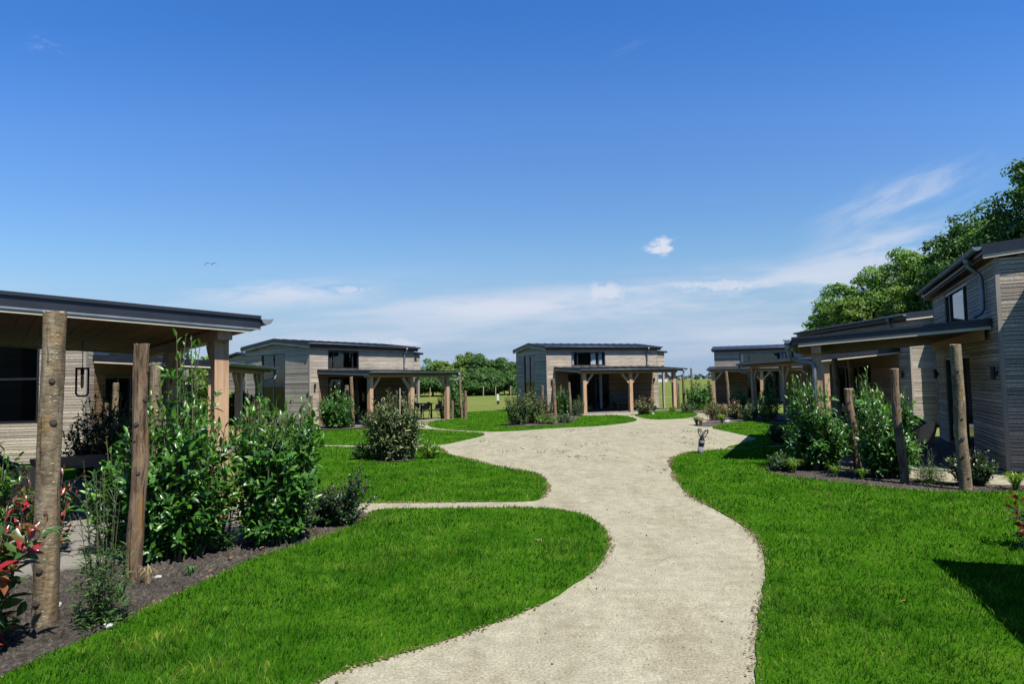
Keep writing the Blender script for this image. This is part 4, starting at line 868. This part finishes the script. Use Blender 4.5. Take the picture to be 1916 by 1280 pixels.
# before the nearest right cabin
shrub('laurel_shrub', 5.62, 12.85, .95, .9, 1.72, 'glossy laurel hiding the canopy post of the nearest right cabin', cat='laurel', stems=44, nodes=22, side=5, seed=44, peaks=[(-.2, 1.08), (.15, 1.0)], ln=.11, wd=.04)
shrub('laurel_shrub', 6.72, 13.0, .8, .8, 1.85, 'laurel behind the short crooked post on the right', cat='laurel', stems=30, nodes=20, side=4, seed=45, ln=.11, wd=.04)
shrub('laurel_shrub', 6.35, 11.75, .95, .8, 1.62, 'glossy laurel around the leaning brown post on the right', cat='laurel', stems=38, nodes=22, side=5, seed=46, peaks=[(-.25, 1.05), (.3, 1.0)], ln=.11, wd=.04)
shrub('low_shrub', 4.93, 12.75, .42, .5, .40, 'low dark plants at the left tip of the right bed', mat='weed_leaf', ln=.06, wd=.025, stems=22, nodes=10, side=2, seed=47)
shrub('round_shrub', 7.05, 10.65, .75, .55, .62, 'small leaved shrub at the foot of the tall pale post', mat='dark_leaf', smat='stem_brown', ln=.05, wd=.032, stems=30, nodes=13, side=3, seed=48, spread=.35, oddp=.05)
shrub('photinia_shrub', 5.12, 6.75, .42, .4, .72, 'red leaved plant cut off by the right edge of the picture', mat='photinia_leaf', smat='stem_brown', ln=.09, wd=.04, stems=9, nodes=9, side=2, seed=49, oddp=.35, spread=.3)

shrub('laurel_shrub', 4.30, 4.0, .70, .6, 1.75, 'laurel just outside the right edge whose shadow falls on the lawn corner', cat='laurel', stems=16, nodes=16, side=2, seed=60)
# tufts of narrow arching leaves
def tuft(x, y, r_, h, n, label, mat='young_leaf', seed=1, wd=.012, name='grass_tuft', cat='ornamental grass', group='narrow leaved tufts in the beds'):
    rg = np.random.default_rng(seed); seg = 5; V = []; F = []; T = []
    for i in range(n):
        a = rg.uniform(0, 6.283); rr = rg.uniform(.3, 1)*r_; hh = h*rg.uniform(.6, 1); d = np.array([math.cos(a), math.sin(a), 0]); s_ = np.array([-d[1], d[0], 0]); b0 = d*rg.uniform(0, .03)
        n0 = len(V)
        for k in range(seg+1):
            t = k/seg; c_ = b0+d*rr*t**1.4+np.array([0, 0, hh*(math.sin(t*2.1)/.93 if t < .75 else (1.0-(t-.75)*1.1*rg.uniform(.6, 1))*1.07)]); w_ = wd*(1-t)**.6*.5+.0008
            V += [c_-s_*w_, c_+s_*w_]
        F += [(n0+2*k, n0+2*k+1, n0+2*k+3, n0+2*k+2) for k in range(seg)]; T += [rg.random()*.6]*(2*(seg+1))
    V = np.array(V); V[:, 2] = np.maximum(V[:, 2], .01)
    o = npmesh(name, V, np.array(F), mat, None, np.array(T), True); o.location = (x, y, .005); return tag(o, label, cat, group)
tuft(5.05, 12.45, .22, .26, 90, 'lime green arching tuft at the left end of the right bed', seed=1)
tuft(5.52, 11.85, .20, .22, 70, 'lime green tuft at the lawn edge below the crooked post', seed=2)
tuft(5.80, 11.50, .18, .20, 60, 'lime green tuft between the crooked and the leaning post', seed=3)
tuft(7.40, 10.20, .30, .26, 110, 'pale green arching tuft at the wall of the nearest right cabin', seed=4, wd=.018)
tuft(6.92, 25.4, .32, .30, 120, 'wispy brownish grass clump at the edge of the court', seed=5, mat='dry_leaf', wd=.02)
tuft(6.82, 25.6, .30, .32, 90, 'wispy green grass clump at the edge of the court', seed=15, mat='weed_leaf', wd=.02)
tuft(7.98, 26.3, .28, .34, 80, 'bright lime plant in front of the red tipped shrubs', seed=6, wd=.035)
tuft(-3.02, 6.45, .09, .10, 26, 'tiny fern like plant on the bare soil', seed=7, mat='weed_leaf', wd=.014)
tuft(-3.28, 5.75, .12, .16, 40, 'thin green grass tuft in the soil right of the tall weed', seed=8, mat='weed_leaf', wd=.006)
tuft(-3.30, 6.22, .10, .17, 46, 'dry straw tuft at the foot of the rough reddish brown post', seed=9, mat='dry_leaf', wd=.006)
tuft(.25, 7.55, .05, .03, 12, 'small brown leaf tuft lying in the foreground lawn', seed=10, mat='dry_leaf', wd=.02)
# tall open weeds: upright stems with narrow leaves
def weed(x, y, r_, h, n, label, seed=1, lowleaf=True, mat='weed_leaf', side=2):
    rg = np.random.default_rng(seed); o = empty('tall_weed', (x, y, 0)); tag(o, label, 'weed', 'tall thin weeds in the beds'); tb = MB(); Ps, Ds, Ls = [], [], []
    for i in range(n):
        a = rg.uniform(0, 6.283); rr = r_*math.sqrt(rg.random()); hh = h*rg.uniform(.55, 1); b = np.array([math.cos(a)*rr*.35, math.sin(a)*rr*.35, 0]); e = np.array([math.cos(a)*rr, math.sin(a)*rr, hh])
        tb.tube([tuple(b+(e-b)*t) for t in (0, .4, .8, 1)], [.0045, .0038, .0025, .001], 5, False)
        for k in range(int(hh/.022)):
            t = rg.random()**1.7; q = b+(e-b)*t; aa = rg.uniform(0, 6.283); Ps.append(q); Ds.append([math.cos(aa), math.sin(aa), rg.uniform(.4, 1.4)]); Ls.append(rg.uniform(.03, .085)*(1.1-.6*t))
        for k in range(side):
            t = rg.uniform(.4, .9); q = b+(e-b)*t; aa = rg.uniform(0, 6.283); q2 = q+np.array([math.cos(aa)*.10, math.sin(aa)*.10, .14])*rg.uniform(.6, 1.2)
            tb.tube([tuple(q), tuple((q+q2)/2+np.array([0, 0, .01])), tuple(q2)], [.002, .0015, .0008], 4, False)
    if lowleaf:
        for k in range(int(1150*r_/.2)):
            a = rg.uniform(0, 6.283); rr = r_*1.1*math.sqrt(rg.random()); zz = rg.random()**1.2*h*.42; Ps.append([math.cos(a)*rr, math.sin(a)*rr, zz]); aa = rg.uniform(0, 6.283); Ds.append([math.cos(aa), math.sin(aa), rg.uniform(-.1, .9)]); Ls.append(rg.uniform(.035, .075))
    n_ = len(Ps); V, F = leaves(np.array(Ps), np.array(Ds)+1e-4, np.tile([0, 0, 1.0], (n_, 1))+rg.normal(0, .3, (n_, 3)), np.array(Ls), np.array(Ls)*.22, .1, .2)
    V[:, 2] = np.maximum(V[:, 2], .01)
    tb.build('stems', 'stem', o, True); npmesh('leaves', V, F, mat, o, np.repeat(rg.random(n_)*.4, 8), True); return o
weed(-3.10, 5.20, .17, 1.32, 15, 'tall feathery weed between the mottled post and the rough brown post', 1)
weed(-3.22, 7.55, .20, 1.05, 14, 'thin tall weeds at the foot of the big canopy post', 2)
weed(6.62, 11.0, .20, .62, 9, 'thin weeds between the leaning and the tall pale post', 3)
weed(-8.3, 27.6, .2, 1.0, 8, 'thin stalks against the corner of the left middle cabin', 4)
weed(3.05, 34.2, .25, .9, 16, 'fine dark stalks under the canopy corner of the middle cabin', 5)

# fallen leaves
def deadleaf(x, y, s_, lb, i):
    V, F = leaves(np.zeros((1, 3)), np.array([[math.cos(i), math.sin(i), .1]]), np.array([[.1, .2, 1.0]]), np.array([s_]), np.array([s_*.5]), .3, .2)
    o = npmesh('fallen_leaf', V, F, 'dead_leaf', None, np.zeros(8), True); o.location = (x, y, .035); tag(o, lb, 'leaf', 'fallen leaves')
deadleaf(-2.72, 7.35, .09, 'orange fallen leaf at the lawn edge under the right glossy laurel', 1)
deadleaf(-2.86, 6.95, .10, 'brown fallen leaf on the soil left of the orange one', 2.2)
deadleaf(-2.84, 6.55, .07, 'ochre fallen leaf at the lawn edge by the tiny fern', 4)
deadleaf(2.95, 5.25, .07, 'brown fallen leaf on the right lawn near the path', 3)

# ------------------------------------------------------------------ trees
def crown_pts(rg, cx, cy, cz, rx, rz, ncl, npl, leaf, V, T, asp=1.0):
    for c_ in range(ncl):
        d = rg.normal(0, 1, 3); d /= np.linalg.norm(d); rr = rg.uniform(.35, .92)
        if d[2] < -.5: d[2] *= .5
        cc = np.array([cx+d[0]*rx*rr, cy+d[1]*rx*rr*asp, cz+d[2]*rz*rr]); cr = rx*rg.uniform(.17, .34)
        n = int(npl*rg.uniform(.7, 1.3)); q = rg.normal(0, 1, (n, 3)); q /= np.linalg.norm(q, axis=1)[:, None]; q[:, 2] = np.abs(q[:, 2])*rg.choice([1, 1, 1, -1], n)
        pos = cc+q*(cr*rg.uniform(.55, 1.08, n)[:, None])*np.array([1, 1, .72])
        nr = q+rg.normal(0, .45, (n, 3))+np.array([0, 0, .25]); nr /= np.linalg.norm(nr, axis=1)[:, None]
        t1 = np.cross(nr, rg.normal(0, 1, (n, 3))); t1 /= np.linalg.norm(t1, axis=1)[:, None]; t2 = np.cross(nr, t1); s_ = leaf*rg.uniform(.6, 1.25, n)[:, None]
        V.append(np.stack([pos-t1*s_*.5, pos-t2*s_*.28+nr*s_*.06, pos+t1*s_*.5, pos+t2*s_*.28+nr*s_*.06], 1).reshape(-1, 3))
        tv = np.clip(rg.normal(.0, .14)+rg.random(n)*.16+.12*q[:, 2], 0, 1); T.append(np.repeat(tv, 4))
def tree(x, y, h, rad, label, mat='tree_leaf', seed=1, ncl=46, npl=150, leaf=.22, group='trees round the cabins', trunk=.28, name='broadleaf_tree', crownbase=.12, lobes=3):
    rg = np.random.default_rng(seed); o = empty(name, (x, y, 0)); tag(o, label, 'tree', group)
    V, T = [], []; zc = h*(.5+crownbase/2); rz = h*(1-crownbase)/2
    crown_pts(rg, 0, 0, zc, rad, rz, ncl, npl, leaf, V, T)
    for k in range(lobes):
        a = rg.uniform(0, 6.28); crown_pts(rg, math.cos(a)*rad*.6, math.sin(a)*rad*.6, h*rg.uniform(.14, .6), rad*.55, h*.22, ncl//4, npl, leaf, V, T)
    V = np.concatenate(V); V[:, 2] = np.clip(V[:, 2], .05, None); T = np.concatenate(T); F = np.arange(len(V)).reshape(-1, 4)
    npmesh('crown', V, F, mat, o, T)
    tb = MB(); r_ = trunk*h/12
    tb.tube([(0, 0, -.1), (.03, .02, h*.2), (-.05, .05, h*.45), (.04, 0, h*.72)], [r_*1.3, r_, r_*.7, r_*.3], 9)
    for k in range(6):
        a = rg.uniform(0, 6.28); z0 = h*rg.uniform(.18, .5); l_ = rad*rg.uniform(.5, .8)
        tb.tube([(0, 0, z0), (math.cos(a)*l_*.5, math.sin(a)*l_*.5, z0+l_*.55), (math.cos(a)*l_, math.sin(a)*l_, z0+l_*1.0)], [r_*.5, r_*.3, r_*.1], 6)
    tb.build('trunk', 'trunk_bark', o, True); return o
# wood on the right behind the cabins
for i, (x, y, h, rd, mt, lb, n_) in enumerate([
 (29.9, 64, 8.6, 2.6, 'tree_leaf', 'lowest rounded tree at the left end of the wood on the right', 50),
 (28.3, 58, 10.0, 3.2, 'tree_leaf', 'second tree from the left end of the wood on the right', 50),
 (26.6, 52, 8.2, 2.8, 'tree_leaf_olive', 'yellowish bushy tree in front of the wood over the long roof', 50),
 (29.6, 55, 10.9, 3.3, 'tree_leaf_olive', 'olive tree with a ragged top in the middle of the wood', 50),
 (30.0, 51, 12.0, 3.5, 'tree_leaf', 'bright leafy tree in the wood left of the gutter', 60),
 (27.6, 46, 8.4, 3.2, 'tree_leaf_olive', 'low dense tree of the wood directly over the long roof', 56),
 (31.3, 48, 12.2, 3.4, 'tree_leaf', 'tree of the wood over the gutter of the nearest right cabin', 56),
 (29.2, 42.5, 12.4, 3.2, 'tree_leaf_dark', 'dark tree with a notched top above the gutter corner', 60),
 (28.6, 39.5, 11.2, 2.8, 'tree_leaf', 'leafy tree below the tallest one at the right edge', 60),
 (28.9, 36.0, 14.6, 3.3, 'tree_leaf_dark', 'tallest dark tree cut off by the right edge of the picture', 80),
 (31.5, 40.0, 14.2, 3.4, 'tree_leaf', 'tall tree behind the tallest one at the right edge', 60),
 (33.8, 60, 10.8, 3.4, 'tree_leaf', 'tree deep inside the wood on the right', 40)]):
    tree(x, y, h, rd, lb, mt, 100+i, int(n_*2.0), 260, .25, 'trees of the wood behind the right hand cabins')
# trees beyond the meadow on the left
for i, (x, y, h, rd, mt, lb) in enumerate([
 (-25.5, 96, 5.6, 3.0, 'tree_leaf_olive', 'hedge like tree beyond the meadow behind the left middle canopy'),
 (-19.5, 98, 4.9, 2.6, 'tree_leaf_dark', 'low tree beyond the meadow showing right of the left middle roof'),
 (-22.3, 92, 3.4, 3.2, 'tree_leaf_dark', 'low bushy tree at the meadow edge seen under the left middle canopy'),
 (-16.0, 93, 3.4, 3.2, 'tree_leaf_dark', 'dark low bushy tree at the meadow edge right of the canopy end'),
 (-12.6, 92.5, 3.0, 2.6, 'tree_leaf_dark', 'low bushy tree at the meadow edge left of the tallest crown'),
 (-7.4, 92.8, 2.8, 2.4, 'tree_leaf_dark', 'low bushy tree below the tallest crown'),
 (-3.2, 93.2, 2.8, 2.4, 'tree_leaf_dark', 'low bushy tree below the darkest crown'),
 (.9, 94, 3.0, 2.6, 'tree_leaf_dark', 'low bushy tree at the gable edge of the middle cabin'),
 (-15.3, 100, 4.6, 2.6, 'tree_leaf_dark', 'low green tree beyond the meadow above the canopy end'),
 (-11.6, 99, 5.3, 2.6, 'tree_leaf', 'rounded light green tree beyond the meadow left of the tallest clump'),
 (-8.6, 96, 5.0, 2.4, 'tree_leaf_olive', 'yellowish tree beyond the meadow left of the tallest crown'),
 (-6.6, 100, 6.6, 2.7, 'tree_leaf_olive', 'tallest crown in the row beyond the meadow'),
 (-4.2, 97, 5.9, 2.5, 'tree_leaf_dark', 'darkest crown right of the tallest tree beyond the meadow'),
 (-2.2, 101, 5.9, 2.8, 'tree_leaf_dark', 'broad green tree beyond the meadow right of the dark crown'),
 (.2, 98, 5.0, 2.5, 'tree_leaf_dark', 'green tree beyond the meadow touching the middle cabin gable'),
 (3.5, 100, 4.9, 2.6, 'tree_leaf', 'tree beyond the meadow mostly behind the middle cabin'),
 (-9.5, 93.5, 3.2, 2.2, 'tree_leaf_dark', 'dark low bushy tree at the meadow edge left part'),
 (-5.2, 93.5, 3.2, 2.2, 'tree_leaf_dark', 'low bushy tree at the meadow edge middle part'),
 (-1.2, 94.5, 3.0, 2.2, 'tree_leaf_dark', 'dark low bushy tree at the meadow edge near the middle cabin')]):
    tree(x, y, h, rd*(1.35 if h < 3.6 else 1.12), lb, mt, 200+i, 64, 190, .32, 'row of trees beyond the meadow', crownbase=.0)
tree(-11.6, 25.5, 3.0, 1.7, 'yellow green round hedge tree behind the second left canopy', 'tree_leaf_olive', 301, 34, 170, .16, None, crownbase=.02, name='hedge_tree')
tree(-8.2, 21.2, 2.0, 1.0, 'dark bush between the second left cabin and the left middle cabin', 'tree_leaf_dark', 302, 24, 150, .12, None, crownbase=.02, name='hedge_tree')
tree(-29, 62, 6.0, 2.6, 'distant tree showing between the second left roof and the canopy post', 'tree_leaf', 303, 34, 150, .3, None)
# woodland on the horizon
V, T = [], []; rg = np.random.default_rng(5)
for i in range(150):
    xx = -420+i*6.0+rg.uniform(-3, 3); hh = rg.uniform(3.0, 6.5)*(1.35 if rg.random() < .1 else 1)
    crown_pts(rg, xx, 640+rg.uniform(-25, 25), hh*.5, hh*1.1, hh*.55, 6, 26, 2.2, V, T)
V = np.concatenate(V); V[:, 2] = np.clip(V[:, 2], 0, None)
tag(npmesh('distant_woodland', V, np.arange(len(V)).reshape(-1, 4), 'hazy_tree_leaf', None, np.concatenate(T)), 'blue green line of woodland on the horizon', 'woodland', None, 'stuff')
fh = empty('farmhouse', (86, 398, 0)); tag(fh, 'tiny white walled farmhouse with dark roof on the horizon', 'house')
m = MB(); m.box(-3.2, 3.2, -3, 3, 0, 2.4); m.build('wall', 'white_paint', fh)
m = MB(); m.hexa([(-3.6, -3.4, 2.4), (3.6, -3.4, 2.4), (3.6, 3.4, 2.4), (-3.6, 3.4, 2.4), (-3.0, -.2, 4.4), (3.0, -.2, 4.4), (3.0, .2, 4.4), (-3.0, .2, 4.4)]); m.build('roof', 'anthracite', fh)
# thin stakes along the meadow edge
pr = None
for i, x in enumerate((-10.9, -6.7, -3.9, -2.3, -.3, 1.3)):
    if pr is None:
        m = MB(); m.tube([(0, 0, 0), (.02, 0, 1.25)], .045, 6); pr = m.build('stake', 'cut_wood'); o = pr
    else: o = pr.copy(); col.objects.link(o)
    o.location = (x, 90+.5*(i % 2), 0); tag(o, 'thin wooden stake at the far edge of the meadow before the trees', 'stake', 'thin stakes along the meadow edge')

# ------------------------------------------------------------------ lights, furniture, bird
def bollard(x, y):
    o = empty('path_light', (x, y, 0)); o.rotation_euler = (R(2), R(9), 0); tag(o, 'grey bollard light with black wire loops on top beside the court', 'light')
    m = MB(); m.tube([(0, 0, -.05), (0, 0, .17)], .066, 20); m.tube([(0, 0, .225), (0, 0, .33)], .072, 20); m.build('body', 'concrete_grey', o, True)
    m = MB(); m.tube([(0, 0, .17), (0, 0, .225)], .062, 20); m.tube([(0, 0, .33), (0, 0, .342)], .078, 20)
    for k in range(4):
        a = k*math.pi/2+.5; m.bar((.055*math.cos(a), .055*math.sin(a), .34), (.05*math.cos(a), .05*math.sin(a), .41), .03, .012)
    m.build('band', 'lamp_metal', o, True)
    for k in range(4):
        a = .35+k*math.pi/2; d = Vector((math.cos(a), math.sin(a), 0)); s_ = Vector((-d.y, d.x, 0)); m = MB(); pts = []
        for j in range(21):
            t = 2*math.pi*j/20; v = (1-math.cos(t))/2; wv = math.sin(t)*.062*(.35+v*.75); pts.append(tuple(d*(.015+.115*v)+s_*wv+Vector((0, 0, .34+.235*v))))
        m.tube(pts, .009, 6); m.build('wire_loop', 'lamp_metal', o, True)
    m = MB(); m.tube([(.07, 0, .40), (.13, -.02, .40)], .005, 5); m.build('twig', 'stem_brown', o)
bollard(4.29, 15.9)
o = empty('service_post', (-1.23, 55.5, 0)); tag(o, 'small white capped service post standing in the meadow', 'post')
m = MB(); m.box(-.09, .09, -.09, .09, .26, .80); m.build('cap', 'white_paint', o); m = MB(); m.tube([(0, 0, -.02), (0, 0, .26)], .10, 12); m.box(.092, .10, -.05, .05, .35, .7); m.build('base', 'lamp_metal', o)

def chair(x, y, rz, label, group):
    o = empty('terrace_chair', (x, y, .032), rz); tag(o, label, 'chair', group)
    m = MB(); m.hexa([(-.24, -.24, .42), (.24, -.24, .42), (.22, .22, .40), (-.22, .22, .40), (-.24, -.24, .45), (.24, -.24, .45), (.22, .22, .43), (-.22, .22, .43)]); m.build('seat', 'furniture_dark', o)
    m = MB(); n = 10; vs = []
    for k in range(n+1):
        a = math.pi*(k/n); cx_, cy_ = .27*math.cos(a), .10+.20*math.sin(a); top = .84-.16*abs(math.cos(a))**2; sp_ = 1+.12
        vs += [(cx_*.93, cy_*.9, .47), (cx_, cy_+.05, top), (cx_*.93*.95, cy_*.9-.012, .47), (cx_*.95, cy_+.035, top)]
    fs = []
    for k in range(n):
        b = 4*k; fs += [(b, b+4, b+5, b+1), (b+2, b+3, b+7, b+6), (b+1, b+5, b+7, b+3), (b, b+2, b+6, b+4)]
    fs += [(0, 1, 3, 2), (4*n, 4*n+2, 4*n+3, 4*n+1)]
    m.add(vs, fs); m.build('backrest', 'furniture_dark', o)
    for sx in (-1, 1):
        for sy in (-1, 1):
            m = MB(); m.tube([(sx*.20, sy*.18, .42), (sx*.26, sy*.25, 0)], [.014, .010], 8); m.build('leg', 'furniture_dark', o, True)
    return o
def table(x, y, rz, lx, ly, label):
    o = empty('terrace_table', (x, y, .032), rz); tag(o, label, 'table', 'dark terrace tables')
    m = MB(); m.box(-lx/2, lx/2, -ly/2, ly/2, .71, .75); m.build('tabletop', 'furniture_dark', o)
    for sx in (-1, 1):
        for sy in (-1, 1):
            m = MB(); m.box(sx*(lx/2-.1)-.03, sx*(lx/2-.1)+.03, sy*(ly/2-.08)-.03, sy*(ly/2-.08)+.03, 0, .708); m.build('leg', 'furniture_dark', o)
table(-6.15, 9.55, R(127), 1.5, .9, 'dark table under the nearest left canopy')
chair(-5.9, 8.45, R(200), 'dark shell chair at the near side of the table under the nearest left canopy', 'dark chairs under the canopies')
chair(-5.15, 9.35, R(-60), 'dark shell chair at the right side of the table under the nearest left canopy', 'dark chairs under the canopies')
chair(-7.0, 9.9, R(120), 'dark shell chair at the far side of the table under the nearest left canopy', 'dark chairs under the canopies')
table(-4.75, 33.9, R(55), 1.5, .85, 'dark table under the left middle canopy')
chair(-4.35, 33.2, R(-125), 'dark sling chair right before the table under the left middle canopy', 'dark chairs under the canopies')
chair(-3.85, 33.5, R(-100), 'dark sling chair nearest the purple bush under the left middle canopy', 'dark chairs under the canopies')
chair(-4.9, 34.7, R(40), 'dark sling chair behind the table under the left middle canopy', 'dark chairs under the canopies')
table(7.75, 13.9, R(66), 1.4, .8, 'dark table in the shade under the nearest right canopy')
chair(7.55, 12.9, R(200), 'dark chair before the table under the nearest right canopy', 'dark chairs under the canopies')
chair(8.35, 14.4, R(-30), 'dark chair behind the table under the nearest right canopy', 'dark chairs under the canopies')
# bench and planter at the middle cabin
o = empty('terrace_bench', (6.35, 38.6, .032), R(23)); tag(o, 'dark wooden bench against the wall under the middle canopy', 'bench')
m = MB(); m.box(-.75, .75, -.25, .2, .40, .46); m.build('seat', 'furniture_dark', o); m = MB(); m.box(-.75, .75, .2, .25, .5, .90); m.build('backrest', 'furniture_dark', o)
for sx in (-1, 1):
    m = MB(); m.box(sx*.68-.03, sx*.68+.03, -.22, .24, 0, .40); m.build('leg', 'furniture_dark', o)
o = empty('round_planter', (7.5, 37.6, .0)); tag(o, 'low round black planter at the right wall end of the middle cabin', 'planter')
m = MB(); m.tube([(0, 0, 0), (0, 0, .12), (0, 0, .26), (0, 0, .30)], [.25, .34, .36, .33], 18); m.build('bowl', 'lamp_metal', o, True); m = MB(); m.tube([(0, 0, .296), (0, 0, .308)], .30, 18); m.build('soil', 'soil', o)
# pendant lamps
def pendant(x, y, ztop, zb, w_, h_, rz, label):
    o = empty('pendant_lamp', (x, y, ztop), rz); tag(o, label, 'pendant lamp', 'black pendant lamps under the left canopies')
    m = MB(); m.tube([(0, 0, 0), (0, 0, -.03)], .06, 14); m.build('ceiling_cup', 'lamp_metal', o, True)
    m = MB(); m.tube([(0, 0, -.03), (0, 0, zb+h_-ztop)], .006, 6); m.build('cord', 'lamp_metal', o)
    z1, z0 = zb+h_-ztop, zb-ztop; m = MB(); rr = .05
    pts = [(-w_/2, 0, z1)]+[(-w_/2, 0, z0+rr)]+[(-w_/2+rr*(1-math.cos(t)), 0, z0+rr*(1-math.sin(t))) for t in (.5, 1.0, 1.5)]+[(w_/2-rr*(1-math.cos(t)), 0, z0+rr*(1-math.sin(t))) for t in (1.5, 1.0, .5)]+[(w_/2, 0, z0+rr), (w_/2, 0, z1)]
    m.tube(pts, .016, 8); m.box(-w_/2-.016, w_/2+.016, -.02, .02, z1-.02, z1+.012); m.tube([(0, 0, z1-.02), (0, 0, z1-.11)], .028, 12); m.build('frame', 'lamp_metal', o, True)
    m = MB(); m.tube([(0, 0, z1-.11), (0, 0, z1-.14), (0, 0, z1-.30), (0, 0, z1-.34)], [.012, .026, .024, .006], 12); m.build('bulb', 'bulb_glass', o, True)
pendant(-7.15, 11.35, 2.66, 1.66, .17, .46, R(30), 'black loop shaped pendant lamp with amber bulb under the nearest left canopy')
pendant(-8.9, 18.6, 2.38, 1.55, .15, .40, R(10), 'black pendant lamp hanging under the second left canopy')

# gull
gu = empty('gull', (-26.5, 60, 12.75), R(15)); tag(gu, 'grey and white gull gliding high over the left cabins', 'bird')
gu.scale = (1, 1, 1)
import bmesh
bm = bmesh.new(); bmesh.ops.create_uvsphere(bm, u_segments=14, v_segments=10, radius=1)
for v in bm.verts:
    yy = v.co.z; v.co = Vector((v.co.x*.075*(1-.25*abs(yy)), v.co.y*.07, 0))+Vector((0, yy*.27, .02*yy))   # body lies along y
me = bpy.data.meshes.new('body'); bm.to_mesh(me); bm.free(); me.materials.append(MATS['white_paint'])
for q_ in me.polygons: q_.use_smooth = True
bo = link('body', me, gu)
m = MB(); m.tube([(0, -.25, .02), (0, -.31, .03), (0, -.36, .02)], [.045, .042, .02], 10); m.tube([(0, -.36, .02), (0, -.41, .01)], [.014, .003], 6); m.build('head', 'white_paint', gu, True)
m = MB(); m.add([(-.03, .22, 0), (.03, .22, 0), (.07, .38, .0), (-.07, .38, .0), (-.03, .22, .012), (.03, .22, .012), (.07, .38, .006), (-.07, .38, .006)], [(0, 3, 2, 1), (4, 5, 6, 7), (0, 1, 5, 4), (1, 2, 6, 5), (2, 3, 7, 6), (3, 0, 4, 7)]); m.build('tail', 'white_paint', gu)
for s_ in (-1, 1):
    m = MB(); st = [(.04, .0, .02, .17), (.22, -.04, .09, .17), (.40, -.03, .07, .14), (.54, .04, -.06, .10), (.64, .12, -.20, .03)]; vs = []
    for a, b, c_, w_ in st: vs += [(s_*a, b-w_/2, c_+.012), (s_*a, b+w_/2, c_), (s_*a, b-w_/2, c_-.01), (s_*a, b+w_/2, c_-.006)]
    fs = []
    for k in range(4):
        b = 4*k; fs += [(b, b+1, b+5, b+4), (b+2, b+6, b+7, b+3), (b, b+4, b+6, b+2), (b+1, b+3, b+7, b+5)]
    fs += [(0, 2, 3, 1), (16, 17, 19, 18)]; m.add(vs, fs); m.build('wing', 'concrete_grey', gu)
